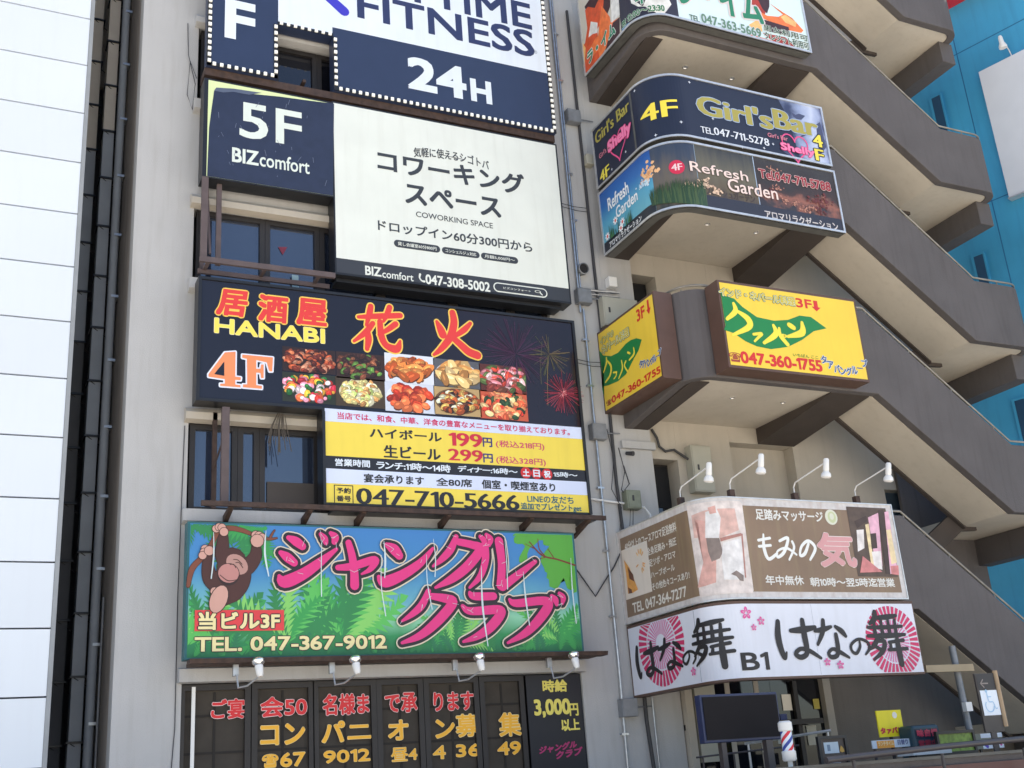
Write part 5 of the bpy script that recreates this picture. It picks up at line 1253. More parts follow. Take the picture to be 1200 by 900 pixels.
# faded picture of two figures, in pale pinks
pa = [(1.971,5.148),(2.813,5.158),(2.802,3.941),(1.929,3.888)]
polys(MP, [([(pa[0][0] + .03, pa[3][1] - .02), (pa[2][0] - .02, pa[3][1] - .02), (pa[2][0], pa[3][1] + .02), (pa[1][0], pa[1][1] - .04), (pa[1][0] - .04, pa[1][1]), (pa[0][0] - .01, pa[1][1])], 0)], [PN(222, 212, 208)], t, layer=2, name='picture_print')
pl = [([(2.029,5.006),(2.244,5.043),(2.671,5.049),(2.694,4.742),(2.391,4.634),(2.030,4.687)], 0), ([(2.069,4.946),(2.225,4.892),(2.123,4.327),(1.984,4.002),(2.105,4.007),(2.264,4.034),(2.318,4.450),(2.202,4.718)], 1), ([(2.241,5.018),(2.396,5.052),(2.439,4.921),(2.381,4.635),(2.194,4.658)], 4), ([(2.204,4.656),(2.381,4.635),(2.406,4.442),(2.355,4.356),(2.242,4.319),(2.210,4.464)], 2), ([(2.214,4.338),(2.292,4.328),(2.240,4.037),(2.175,4.046)], 1), ([(2.391,4.634),(2.724,4.702),(2.717,4.661),(2.394,4.584)], 3), ([(2.422,4.567),(2.712,4.630),(2.694,4.088),(2.657,4.048),(2.374,4.057),(2.378,4.344)], 4), ([(2.474,4.130),(2.560,4.177),(2.667,4.108),(2.653,4.028),(2.595,4.038),(2.548,4.098)], 2), ([(2.722,4.692),(2.747,4.692),(2.704,4.078),(2.680,4.078)], 3)]
pl += [([(2.279,5.075),(2.381,5.094),(2.388,4.991),(2.297,4.980)], 1)]
polys(MP, pl, [PN(216, 178, 168), PN(216, 168, 158), PN(136, 122, 116), PN(178, 128, 118), PN(226, 224, 224)], t, layer=3, name='picture_print')
text(MP, '足踏みマッサージ', (3.018,4.900), (4.227,5.062), P(226, 226, 222), t, bold=.035)
c_ = (4.382,4.983); polys(MP, [(ell(c_[0], c_[1], .115, .115), 0), (ell(c_[0] + .01, c_[1], .075, .085), 1), (ell(c_[0] + .01, c_[1] + .01, .04, .05), 0)], [P(216, 218, 200), P(196, 204, 160)], t, layer=2, name='round_emblem')
MO = [[(3.106,4.692,0.031),(3.084,4.497,0.056),(3.137,4.345,0.051),(3.296,4.424,0.041)], [(3.004,4.607,0.041),(3.210,4.643,0.041)], [(3.001,4.520,0.041),(3.204,4.540,0.041)],
 [(3.373,4.606,0.041),(3.528,4.651,0.047),(3.427,4.453,0.051),(3.299,4.373,0.041),(3.315,4.461,0.031),(3.481,4.505,0.041),(3.637,4.416,0.031)], [(3.595,4.601,0.042),(3.610,4.508,0.041),(3.495,4.341,0.031)],
 [(3.881,4.577,0.042),(3.788,4.434,0.052),(3.699,4.407,0.041),(3.750,4.537,0.042),(3.889,4.619,0.047),(3.992,4.516,0.052),(3.868,4.348,0.036)]]
brush(MP, MO, P(236, 238, 236), t, layer=2)
text(MP, '気', (4.029,4.247), (4.720,4.746), P(214, 158, 160), t, bold=.05, layer=3, outline=[(P(236, 226, 222), .02)])
text(MP, '年中無休', (3.029,3.982), (3.694,4.119), P(226, 226, 222), t, bold=.035)
text(MP, '朝10時〜翌5時迄営業', (3.805,3.968), (5.369,4.096), P(226, 226, 222), t, bold=.035)
pp = [(4.696,5.135),(5.523,5.154),(5.487,4.118),(4.694,4.136)]
cf = [(pp[0][0], pp[2][1]), (pp[2][0] - .03, pp[2][1]), (pp[2][0] - .03, pp[1][1]), (pp[0][0], pp[1][1])]
polys(MP, [(cf, 0)], [PN(88, 72, 62)], t, layer=2, name='room_photo')
pl = [([(4.803,4.937),(5.051,5.027),(5.053,4.945),(4.834,4.830)], 0), ([(4.815,4.803),(4.955,4.817),(4.906,4.536),(4.770,4.480)], 4), ([(4.999,4.889),(5.072,4.908),(5.031,4.246),(4.981,4.325)], 3), ([(5.079,5.001),(5.293,5.080),(5.190,4.275),(5.059,4.246)], 2), ([(5.065,4.755),(5.180,4.769),(5.155,4.542),(5.041,4.529)], 0), ([(5.031,4.485),(5.208,4.500),(5.177,4.221),(5.031,4.246)], 4), ([(4.845,4.418),(5.170,4.189),(4.743,4.173)], 1), ([(5.417,5.095),(5.498,5.109),(5.464,4.198),(5.315,4.159)], 2), ([(5.302,5.119),(5.403,5.128),(5.315,4.159),(5.232,4.158)], 0), ([(5.387,4.819),(5.475,4.832),(5.482,4.333),(5.370,4.304)], 3), ([(5.343,4.277),(5.500,4.290),(5.479,4.145),(5.336,4.159)], 1)]
polys(MP, pl, [PN(70, 54, 48), PN(206, 130, 130), PN(226, 176, 196), PN(236, 214, 170), PN(232, 226, 224)], t, layer=3, name='room_photo')
rim(t, MP, 0, ue, z0, z1, M['silver'], w_=.018, o=.012)

# ---- izakaya sign with fan emblems at the bottom
t = thing('fan_emblem_sign', 'lowest wrapped sign, white with black brush characters, pink fan emblems and B1', 'signboard', (9.2, 15.0, 2.75))
z0, z1, ue = 2.72, 3.765, uend(MP, 12.62)
slab(MP, 0.02, ue, z0, z1, -0.2, 0).build('cabinet', M['sign_brown'], t)
polys(MP, [(rect(.05, z0 + .03, ue - .02, z1 - .04), 0)], [P(222, 226, 238)], t, name='white_panel')
MG = P(206, 50, 104); PKL = P(216, 120, 170)
def fan(c, R, umin, umax):
    pl = []
    n = 38
    for i in range(n):
        a0 = 2 * math.pi * i / n; a1 = a0 + 2 * math.pi / n * .62
        for (r0, r1, mi) in ((.22, .60, 1), (.64, 1.0, 0)):
            aa1 = a0 + 2 * math.pi / n * (.66 if mi == 0 else .5)
            pts = [(c[0] + R * r * math.cos(a_), c[1] + R * r * math.sin(a_) * 1.0) for r, a_ in ((r0, a0), (r1, a0), (r1, (a0 + aa1) / 2), (r1, aa1), (r0, aa1))]
            pts = [(min(max(p[0], umin), umax), min(max(p[1], z0 + .04), z1 - .05)) for p in pts]
            if max(p[0] for p in pts) - min(p[0] for p in pts) > .004 and max(p[1] for p in pts) - min(p[1] for p in pts) > .004: pl.append((pts, mi))
    polys(MP, pl, [MG, PKL], t, layer=2, name='fan_emblem', step=.00004)
uj = (1.817,3.705)[0]
c1 = (0.923,3.365); fan((c1[0], c1[1] + .03), .60, .06, uj)
c2 = (5.139,3.191); fan(c2, .50, 0, ue - .03)
GL = {
 'は': [[(.12, .95, .10), (.08, .6, .14), (.10, .3, .13), (.16, .05, .10), (.22, .18, .04)], [(.38, .72, .08), (.65, .74, .13), (.95, .80, .08)], [(.68, .98, .10), (.68, .6, .13), (.69, .3, .12), (.66, .12, .1), (.52, .05, .1), (.42, .14, .09), (.55, .26, .08), (.75, .2, .09), (.98, .02, .06)]],
 'な': [[(.05, .72, .08), (.3, .75, .12), (.55, .82, .07)], [(.34, .98, .1), (.28, .7, .12), (.08, .38, .07)], [(.68, .82, .08), (.85, .70, .13), (.95, .58, .08)], [(.66, .62, .1), (.66, .3, .12), (.6, .1, .1), (.42, .06, .1), (.36, .16, .08), (.5, .26, .08), (.7, .18, .1), (.95, .04, .06)]],
 'の': [[(.52, .82, .09), (.5, .5, .12), (.3, .15, .13), (.12, .3, .12), (.15, .65, .12), (.5, .92, .11), (.85, .75, .13), (.9, .4, .13), (.7, .08, .08)]],
 '舞': [[(.30, 1.0, .10), (.26, .86, .12), (.12, .76, .06)], [(.28, .88, .07), (.60, .90, .10), (.84, .93, .06)], [(.06, .68, .06), (.50, .68, .08), (.94, .70, .06)], [(.02, .50, .06), (.50, .50, .10), (.98, .52, .06)], [(.24, .84, .06), (.22, .52, .09)], [(.42, .86, .06), (.41, .52, .09)], [(.60, .86, .06), (.60, .52, .09)], [(.78, .84, .06), (.76, .52, .09)], [(.28, .46, .08), (.16, .32, .10), (.04, .22, .04)], [(.20, .38, .06), (.42, .38, .09), (.34, .18, .10), (.08, .0, .04)], [(.20, .26, .07), (.32, .20, .07)], [(.54, .36, .06), (.92, .40, .07)], [(.50, .20, .06), (.98, .22, .07)], [(.58, .36, .05), (.56, .22, .08)], [(.76, .48, .08), (.76, .2, .13), (.77, -.10, .12)]]}
def brushchar(ch, a, b, m, layer=4):
    W, H = b[0] - a[0], b[1] - a[1]
    brush(MP, [[(a[0] + x * W, a[1] + y * H, w_ * (W + H) / 2 * 1.15) for (x, y, w_) in s_] for s_ in GL[ch]], m, t, layer=layer)
    return
INK = P(36, 34, 38)
for ch, a, b in (('は', (0.180,2.967), (0.882,3.447)), ('な', (0.816,2.998), (1.449,3.443)), ('の', (1.408,3.004), (1.792,3.209)), ('舞', (1.706,2.979), (2.397,3.568)),
                 ('は', (3.040,2.968), (3.795,3.505)), ('な', (3.716,2.955), (4.310,3.502)), ('の', (4.298,2.993), (4.715,3.247)), ('舞', (4.665,2.936), (5.389,3.601))):
    brushchar(ch, a, b, INK)
text(MP, 'B1', (2.454,2.843), (2.891,3.076), INK, t, bold=.05, layer=3)
pl = []
for (x_, z_), r_ in (((2.622,3.598), .085), ((2.850,3.490), .06), ((2.715,3.404), .045), ((3.879,2.923), .055), ((4.099,2.879), .06), ((1.674,2.915), .06)):
    for k_ in range(5):
        a_ = math.pi / 2 + k_ * 2 * math.pi / 5
        pl.append((ell(x_ + r_ * .62 * math.cos(a_), z_ + r_ * .62 * math.sin(a_), r_ * .42, r_ * .30, 10, a_), 0))
    for k_ in range(5):
        a_ = math.pi / 2 + k_ * 2 * math.pi / 5
        pl.append((ell(x_ + r_ * .5 * math.cos(a_), z_ + r_ * .5 * math.sin(a_), r_ * .2, r_ * .04, 6, a_), 1))
polys(MP, pl, [P(222, 90, 160), P(240, 236, 240)], t, layer=3, name='blossom_print')
slab(MP, uj - .004, uj + .004, z0 + .04, z1 - .05, 0.001, .005).build('panel_joint', P(150, 156, 168), t)
ujj = (3.748,2.936)[0]
slab(MP, ujj - .002, ujj + .002, z0 + .04, z1 - .05, 0.001, .005).build('panel_joint', P(180, 184, 194), t)

# ---- white lamps on top of the massage sign
def top_lamp(sf, u, label, near_end=True):
    p = Vector(sf.at(u, 5.22, -0.05)); o = Vector((0.04, -1, 0))
    t = thing('sign_spotlight', label, 'lamp', tuple(p), 'white spotlights on top of the massage sign')
    q = MB(); q.box(p.x - .04, p.x + .04, p.y - .04, p.y + .04, 5.222, 5.33); q.build('mounting_block', M['rust'], t)
    e = p + o * .74 + Vector((0, 0, .38))
    q = MB(); q.tube([p + Vector((0, 0, .1)), p + Vector((0, 0, .20)), p + o * .05 + Vector((0, 0, .26)), e], .0105, 7); q.build('arm', M['white_paint'], t, smooth=True)
    ax = (-o * .25 + Vector((0, 0, -1)))
    q = MB(); q.lathe(e + Vector((0, 0, .03)), ax, [(-.02, .026), (0, .04), (.14, .043), (.16, .038)], 14); q.build('lamp_holder', M['white_paint'], t, smooth=True)
    q = MB(); q.lathe(e + Vector((0, 0, .03)), ax, [(.161, .038), (.20, .068), (.24, .073), (.262, .05), (.265, .02)], 14); q.build('bulb', M['white_paint'], t, smooth=True)
top_lamp(MP, (1.773,5.233)[0], 'white spotlight at the curved left end of the massage sign')
top_lamp(MP, (2.689,5.283)[0], 'second white spotlight from the left on top of the massage sign')
top_lamp(MP, (3.820,5.294)[0], 'third white spotlight from the left on top of the massage sign')
top_lamp(MP, (4.968,5.290)[0], 'rightmost white spotlight on top of the massage sign')

# ================================================================== WALL SERVICES ON THE PIER
cd = thing('steel_conduit', 'long galvanised conduit running down the pier right of the big signs', 'pipe', (8.9, 14.95, 0))
q = MB(); q.tube([(8.86, 14.955, 0.2), (8.90, 14.955, 3.2), (8.90, 14.955, 8.97)], .022, 8); q.build('pipe', M['steel'], cd, smooth=True)
q = MB(); q.tube([(8.84, 14.955, 8.9), (8.84, 14.955, 15.5)], .020, 8); q.build('pipe', M['steel'], cd, smooth=True)
q = MB(); q.tube([(8.885, 14.955, 9.3), (8.885, 14.955, 15.5)], .016, 8); q.build('pipe', M['steel'], cd, smooth=True)
for z_ in (1.1, 2.2, 3.9, 4.9, 5.9, 7.6, 8.4, 10.6, 11.5, 13.4, 14.4): bx('clamp', M['steel'], cd, 8.83, 8.945, 14.93, 14.999, z_, z_ + .03)
q = MB(); q.tube([(8.84, 14.94, 9.33), (9.2, 14.94, 9.33), (9.62, 14.94, 9.36)], .024, 8); q.build('side_pipe', M['steel'], cd, smooth=True)
q = MB(); q.tube([(8.84, 14.94, 9.25), (9.62, 14.94, 9.27)], .016, 8); q.build('side_pipe', M['steel'], cd, smooth=True)
for (x, z_, lb_) in (((9.057,12.676) + ('topmost grey junction box on the conduit, beside the fitness sign',)), ((8.904,9.179) + ('grey junction box on the conduit beside the izakaya sign top corner',)), ((8.926,6.826) + ('grey junction box on the conduit beside the yellow price board',)), ((8.970,2.581) + ('lowest grey junction box on the conduit, near the club recruitment panel',))):
    jb = thing('junction_box', lb_, 'box', (x, 14.9, z_ - .13), 'grey junction boxes on the conduit')
    MB().box(x - .13, x + .13, 14.86, 14.995, z_ - .13, z_ + .13).build('box', M['zinc'], jb, bevel=.006)
    MB().box(x - .12, x + .12, 14.852, 14.859, z_ - .12, z_ + .12).build('cover', M['zinc'], jb)
    q = MB(); q.tube([(x + .13, 14.95, z_), (x + .42, 14.95, z_ + .01)], .012, 6); q.build('stub_pipe', M['zinc'], jb)
q = MB(); q.tube([(9.18, 14.96, 15), (9.19, 14.96, 12.5), (9.20, 14.97, 10.0), (9.21, 14.96, 8.0), (9.20, 14.97, 6.0), (9.24, 14.96, 4.6), (9.24, 14.97, 3.9)], .026, 7)
tag(q.build('power_cable', M['cable'], None, smooth=True), 'thick dark cable running down the edge of the pier beside the conduit', 'cable')
q = MB(); q.tube([(9.30, 14.96, 3.6), (9.28, 14.95, 2.4), (9.33, 14.94, 1.4), (9.30, 14.95, 0.3)], .03, 7)
tag(q.build('power_cable', M['cable'], None, smooth=True), 'thick dark cable down the pier below the lowest wrapped sign', 'cable')
q = MB(); q.tube([(9.42, 14.96, 3.6), (9.42, 14.96, 0.3)], .016, 7)
tag(q.build('thin_pipe', M['steel'], None), 'thin grey pipe beside the thick cable at the foot of the pier', 'pipe')
q = MB(); q.tube([(7.9, 14.93, 5.02), (8.2, 14.9, 4.75), (8.45, 14.95, 4.45), (8.62, 14.96, 4.22), (8.8, 14.95, 4.45), (9.0, 14.96, 4.68), (9.2, 14.96, 5.0)], .011, 6)
tag(q.build('hanging_cable', M['cable'], None), 'grey cable sagging across the pier between the jungle club sign and the massage sign', 'cable')
q = MB(); q.tube([(8.6, 14.95, 5.74), (9.3, 14.95, 5.68), (9.62, 14.9, 5.62), (9.7, 14.88, 5.5), (9.71, 14.86, 5.36)], .018, 7)
tag(q.build('white_pipe', M['white_paint'], None, smooth=True), 'thin white pipe bending down above the left end of the massage sign', 'pipe')
for zz, lb_ in ((8.05, 'pair of thin wires crossing the pier beside the izakaya sign'), (10.9, 'thin wires crossing the pier beside the coworking sign')):
    q = MB(); q.tube([(8.6, 14.96, zz + .02), (8.9, 14.93, zz - .03), (9.22, 14.96, zz)], .006, 5); q.tube([(8.6, 14.96, zz - .04), (8.95, 14.93, zz - .10), (9.22, 14.96, zz - .07)], .006, 5)
    tag(q.build('thin_wires', M['cable'], None), lb_, 'cable')
vx, vz = (8.941,9.702)
vp = thing('vent_pipe', 'round grey vent hood on the pier beside the coworking sign', 'vent', (vx, 14.9, vz))
q = MB(); q.lathe((vx, 14.99, vz), (0, -1, -.15), [(0, .10), (.12, .10), (.125, .085), (.05, .08)], 18); q.build('hood', M['zinc'], vp, smooth=True)
q = MB(); q.lathe((vx, 14.90, vz - .01), (0, -1, -.15), [(0, .078), (.006, .078)], 16); q.build('opening', M['dark'], vp)
def ebox(x0, x1, z0, z1, y0, y1, m, label):
    t = thing('electric_box', label, 'box', ((x0 + x1) / 2, y1, z0))
    MB().box(x0, x1, y0, y1, z0, z1).build('cabinet', m, t, bevel=.008)
    MB().box(x0 + .02, x1 - .02, y0 - .012, y0 - .002, z0 + .02, z1 - .02).build('door', m, t, bevel=.004)
    bx('handle', M['cable'], t, x0 + .09, x0 + .12, y0 - .022, y0 - .013, (z0 + z1) / 2 - .03, (z0 + z1) / 2 + .06)
a, b = (9.195,8.445), (9.903,8.987)
ebox(a[0] - .0, b[0] - .03, 8.66, 9.18, 14.80, 14.995, M['elec'], 'pale electric box on the pier directly above the narrow yellow curry sign')
ebox(10.66, 11.06, 5.93, 6.72, 14.92, 15.098, M['elec'], 'tall pale electric box on the recessed wall above the massage sign')
a = (9.415,5.728)
ebox(a[0] - .13, a[0] + .13, a[1] - .15, a[1] + .15, 14.84, 14.995, M['elec2'], 'small green grey electric box on the pier above the left end of the massage sign')
q = MB(); q.box(9.40, 9.56, 14.86, 14.995, 9.42, 9.60)
tag(q.build('white_box', M['white_paint'], None, bevel=.01), 'small white box on the pier beside the fourth floor vent', 'box')
a = (9.287,11.934)
q = MB(); q.box(a[0] - .08, a[0] + .08, 14.85, 14.995, a[1] - .2, a[1] + .0)
tag(q.build('wall_camera_box', M['elec'], None, bevel=.01), 'small beige box on the pier left of the bar sign', 'box')
q = MB(); q.tube([(10.05, 15.08, 7.0), (10.12, 15.06, 6.85), (10.14, 15.05, 6.70), (10.25, 15.05, 6.62), (10.42, 15.05, 6.66), (10.66, 15.02, 6.5)], .022, 7)
tag(q.build('flexible_conduit', M['cable'], None, smooth=True), 'dark flexible conduit snaking over the narrow window to the tall electric box', 'cable')
q = MB(); q.lathe((9.45, 14.98, 6.52), (.4, -1, -.3), [(0, .03), (.1, .035), (.14, .04)], 10)
tag(q.build('security_camera', M['cable'], None), 'tiny dark security camera under the pier cap', 'camera')

for i_, (x_, lb_) in enumerate(((9.12, 'slack black wire looping down the pier beside the price board'), (9.30, 'black wire looping beside the green grey electric box'), (9.36, 'thin wire running down into the gap behind the massage sign'))):
    q = MB(); q.tube([(x_, 14.96, 6.9 - i_ * .3), (x_ + .05, 14.93, 6.4 - i_ * .2), (x_ - .04, 14.94, 5.9), (x_ + .08, 14.9, 5.6 + .1 * i_), (x_ + .02, 14.93, 5.2)], .007 + .002 * i_, 5)
    tag(q.build('loose_wire', M['cable'], None), lb_, 'cable')
# ================================================================== STREET LEVEL, LOWER RIGHT
wl = thing('low_wall', 'dark grey low wall with a brown lower face along the raised walkway at the bottom right', 'wall', (10.5, 11.3, 0))
bx('wall', M['brown'], wl, 7.95, 14.5, 11.2, 11.35, 0, 1.56)
bx('coping', M['sign_grey'], wl, 7.93, 14.5, 11.17, 11.38, 1.562, 1.60)
bx('brown_panel', mat('maroon_panel', (0.10, 0.035, 0.03), 0.5), wl, 9.0, 12.6, 11.15, 11.168, 0.1, 1.48)
hr = thing('walkway_handrail', 'dark round handrail running above the low wall at the bottom right', 'handrail', (10.5, 11.05, 0))
q = MB(); q.tube([(9.2, 11.0, 1.64), (10.0, 11.0, 1.67), (11.0, 11.0, 1.70), (14.0, 11.0, 1.76)], .038, 10); q.build('rail', M['hand'], hr, smooth=True)
for x_ in (9.6, 11.0, 12.4, 13.8): q = MB(); q.tube([(x_, 11.0, 1.62), (x_, 11.0, 0.0)], .02, 8); q.build('post', M['hand'], hr)
rl = thing('entrance_railing', 'slim dark railing in front of the shop entrance at the bottom', 'railing', (9, 12.8, 0))
q = MB(); q.tube([(8.9, 13.2, 1.80), (10.6, 13.2, 1.87)], .014, 6); q.build('rail', M['hand'], rl)
for x_ in (9.0, 9.5, 10.0, 10.5): q = MB(); q.tube([(x_, 13.2, 1.81), (x_, 13.2, 0)], .012, 6); q.build('post', M['hand'], rl)
sr = thing('step_railing', 'short white metal railing behind the barber pole', 'railing', (10.2, 13.8, 0))
q = MB(); q.tube([(10.15, 13.8, 1.95), (11.7, 13.8, 2.06)], .022, 6); q.build('rail', M['silver'], sr)
for x_ in (10.2, 10.9, 11.65): q = MB(); q.tube([(x_, 13.8, 1.97 + (x_ - 10.2) * .06), (x_, 13.8, 0)], .018, 6); q.build('post', M['silver'], sr)
# entrance: glazed shopfront below the balcony
sf_ = thing('shopfront', 'dark glazed shopfront under the lowest wrapped sign', 'shopfront', (11.5, 15.0, 0))
MB().box(9.96, 11.69, 15.04, 15.098, 0.0, 2.9).build('glass_pane', M['glass_dk'], sf_)
for x_ in (10.75, 11.30): bx('pillar', M['stucco2'], sf_, x_, x_ + .09, 14.95, 15.035, 0, 3.4)
bx('transom', M['frame_dk'], sf_, 9.96, 12.6, 14.98, 15.034, 2.22, 2.30)
MB().box(11.61, 12.79, 15.2, 15.215, 0.0, 2.94).build('door_pane', M['glass_dk'], sf_)
MB().box(10.53, 11.60, 14.96, 15.02, 0.0, 3.2).build('glass_pane', M['glass_dk'], sf_)
bx('door_frame', M['frame_dk'], sf_, 12.2, 12.28, 15.12, 15.19, 0, 2.9)
bx('lit_room', emit('warm_room_light', (0.9, 0.75, 0.5), 0.35), sf_, 10.18, 10.5, 15.02, 15.036, 2.36, 2.60)
bx('lit_room_window', emit('dim_room_light', (0.6, 0.55, 0.45), 0.1), sf_, 12.0, 12.18, 15.185, 15.19, 2.45, 2.7)
bx('pier_face', M['stucco2'], sf_, 9.97, 10.10, 14.9, 15.03, 0, 3.45)
bx('beige_panel', M['elec'], sf_, 10.15, 10.52, 14.9, 15.0, 1.75, 2.95)
for k_, (x0_, z0_, w_, h_, c_) in enumerate(((11.70, 1.95, .16, .22, (206, 206, 200)), (11.92, 2.30, .13, .10, (60, 80, 150)), (12.40, 1.9, .2, .3, (190, 186, 170)), (12.62, 2.45, .12, .16, (200, 180, 70)), (10.60, 2.35, .12, .3, (150, 140, 120)))):
    nt_ = tag(bx('door_notice', P(*c_), None, x0_, x0_ + w_, 15.185, 15.19, z0_, z0_ + h_) if x0_ > 11.5 else bx('door_notice', P(*c_), None, x0_, x0_ + w_, 14.95, 14.955, z0_, z0_ + h_), ('grey white notice low on the shop door', 'small blue notice on the shop door', 'large pale notice on the right half of the shop door', 'small yellow notice high on the right half of the shop door', 'tall brownish notice on the glass beside the first pillar')[k_], 'notice')
# display board
db = thing('display_board', 'black rectangular display board with a blue frame facing the walkway', 'board', (8.8, 12, 0))
D = Flat(12.0)
pD = [(8.309,2.503),(9.391,2.504),(9.352,1.928),(8.240,1.915)]
x0, x1, z0, z1 = pD[3][0], pD[1][0] + .02, pD[3][1] + .02, pD[0][1]
MB().box(x0, x1, 12.0, 12.12, z0, z1).build('casing', P(34, 46, 82), db, bevel=.01)
MB().box(x0 + .03, x1 - .03, 11.985, 11.999, z0 + .035, z1 - .03).build('screen', mat('matt_black_screen', (0.014, 0.013, 0.015), .85, spec=.2), db)
q = MB(); q.box(x1 - .25, x1 - .15, 12.02, 12.1, 0, z0 - .002); q.build('leg', M['hand'], db)
q = MB(); q.box(x0 + .25, x0 + .32, 12.02, 12.1, 0, z0 - .002); q.build('leg', M['hand'], db)
# barber pole
bx0, bz0 = (9.067,1.682); bx1, bz1 = (9.080,2.114)
bpx = (bx0 + bx1) / 2
bpo = thing('barber_pole', 'striped red, white and blue barber pole on a white post', 'barber pole', (bpx, 11.5, 0))
H_ = bz1 - bz0
q = MB(); q.lathe((bpx, 11.5, bz0), (0, 0, 1), [(-.02, .07), (0, .085), (.09, .085), (.10, .075)], 18); q.build('base_cap', M['white_paint'], bpo, smooth=True)
q = MB(); q.lathe((bpx, 11.5, bz1 - .11), (0, 0, 1), [(0, .075), (.01, .085), (.10, .085), (.12, .06)], 18); q.build('top_cap', M['white_paint'], bpo, smooth=True)
q = MB(); n_ = 32; m_ = 16; za_, zb_ = bz0 + .10, bz1 - .11
vs = []; 
for j in range(m_ + 1):
    for i in range(n_):
        a_ = 2 * math.pi * i / n_ + j / m_ * 3.6
        vs.append((bpx + .068 * math.cos(a_), 11.5 + .068 * math.sin(a_), za_ + (zb_ - za_) * j / m_))
q.v = vs
for j in range(m_):
    for i in range(n_):
        q.f.append((j * n_ + i, j * n_ + (i + 1) % n_, (j + 1) * n_ + (i + 1) % n_, (j + 1) * n_ + i)); k_ = i % 16
        q.mi.append(1 if 4 <= k_ < 8 else (2 if k_ >= 12 else 0))
q.build('striped_cylinder', [WHITE, RED, P(50, 70, 160)], bpo, smooth=False)
q = MB(); q.tube([(bpx, 11.5, 0), (bpx, 11.5, bz0 - .02)], .03, 10); q.build('post', M['white_paint'], bpo)
# menu frame, posters, planters
def sheet(name, Y, a, b, m, label, cat, d=.02, frame=None, extra=None):
    t = thing(name, label, cat, ((a[0] + b[0]) / 2, Y, a[1]))
    bx('board', m, t, a[0], b[0], Y, Y + d, a[1], b[1])
    if frame: 
        q = MB(); w_ = .04
        for bb2 in ((a[0] - w_, a[0], a[1] - w_, b[1] + w_), (b[0], b[0] + w_, a[1] - w_, b[1] + w_), (a[0], b[0], a[1] - w_, a[1]), (a[0], b[0], b[1], b[1] + w_)): q.box(bb2[0], bb2[1], Y - .02, Y + .03, bb2[2], bb2[3])
        q.build('frame', frame, t)
    return t
Y_ = 12.2; F_ = Flat(Y_)
a, b = (10.147,1.589), (10.542,1.902)
t = sheet('menu_stand', Y_, a, b, P(70, 60, 56), 'black framed menu stand right of the barber pole', 'menu stand', frame=M['black'])
c0, c1 = (10.199,1.725), (10.438,1.863)
polys(F_, [(rect(c0[0], c0[1], c1[0], c1[1]), 0), (rect(c0[0] + .01, a[1] + .02, c1[0], c0[1] - .12), 0), (blob(c1[0] + .05, c1[1] - .1, .04), 1), (rect(c0[0] + .05, c0[1] + .03, c0[0] + .1, c1[1] - .03), 2)], [P(196, 210, 220), P(206, 160, 70), P(120, 140, 160)], t, name='menu_sheet')
for x_ in (a[0] + .02, b[0] - .05): bx('leg', M['black'], t, x_, x_ + .03, Y_ + .035, Y_ + .06, 0, a[1])
Y_ = 12.9; F_ = Flat(Y_)
a, b = (11.808,1.898), (12.264,2.258)
t = sheet('yellow_poster', Y_, a, b, P(248, 230, 40), 'yellow advertising poster with red lettering behind the handrail', 'poster')
text(F_, 'タァバン', (a[0] + .02, a[1] + .04), (b[0] - .02, a[1] + .13), P(206, 60, 70), t, bold=.1, layer=2)
cx_, cz_ = (a[0] + b[0]) / 2 + .0, a[1] + .23
polys(F_, [(ell(cx_ + .1, cz_ + .06, .045, .045), 0)], [P(240, 236, 226)], t, layer=1, name='speech_bubble')
bx('stand', M['hand'], t, (a[0] + b[0]) / 2 - .02, (a[0] + b[0]) / 2 + .02, Y_ + .022, Y_ + .05, 0, b[1] - .05)
a, b = (11.465,1.751), (12.216,1.857)
t = sheet('price_notice', 12.7, a, b, P(206, 218, 232), 'long notice board with orange and pale blue sheets below the yellow poster', 'notice')
mid = a[0] + (b[0] - a[0]) * .1
polys(Flat(12.7), [(rect(mid, a[1] + .0, a[0] + (b[0] - a[0]) * .52, b[1] - .01), 0)], [P(236, 160, 60)], t, name='orange_sheet')
text(Flat(12.7), 'ランチタイム', (mid + .02, a[1] + .03), (a[0] + (b[0] - a[0]) * .5, a[1] + .09), P(240, 214, 160), t, bold=.06, layer=2)
text(Flat(12.7), '日替り', (a[0] + (b[0] - a[0]) * .6, a[1] + .03), (a[0] + (b[0] - a[0]) * .85, a[1] + .1), P(100, 110, 150), t, bold=.06, layer=2)
for x_ in (a[0] + .05, b[0] - .08): bx('leg', M['hand'], t, x_, x_ + .03, 12.73, 12.76, 0, a[1])
a, b = (12.141,1.835), (12.643,2.023)
t = thing('arcade_display', 'rounded dark teal display cabinet with red lettering, right of the yellow poster', 'display', ((a[0] + b[0]) / 2, 12.6, 0))
MB().box(a[0], b[0], 12.6, 12.9, 0.3, b[1]).build('cabinet', P(40, 70, 84), t, bevel=.04)
polys(Flat(12.598), [(rect(a[0] + .03, a[1], b[0] - .05, b[1] - .05), 0)], [P(28, 46, 66)], t, name='print_panel')
text(Flat(12.59), '味自慢', (a[0] + .05, b[1] - .16), (b[0] - .06, b[1] - .06), P(190, 50, 80), t, bold=.08, layer=2)
text(Flat(12.59), '営業中', (a[0] + .05, b[1] - .30), (b[0] - .10, b[1] - .20), P(150, 50, 70), t, bold=.08, layer=2)
a, b = (12.383,1.641), (13.025,1.876)
t = sheet('green_menu_board', 12.4, a, b, mat('green_leafy_print', s2l((128, 156, 66)), .5, var=.4, scale=18), 'green printed menu board in a black frame behind the handrail', 'menu board', frame=M['black'])
bx('leg', M['black'], t, a[0] + .1, a[0] + .14, 12.43, 12.46, 0, a[1])
a, b = (13.064,1.644), (13.603,1.850)
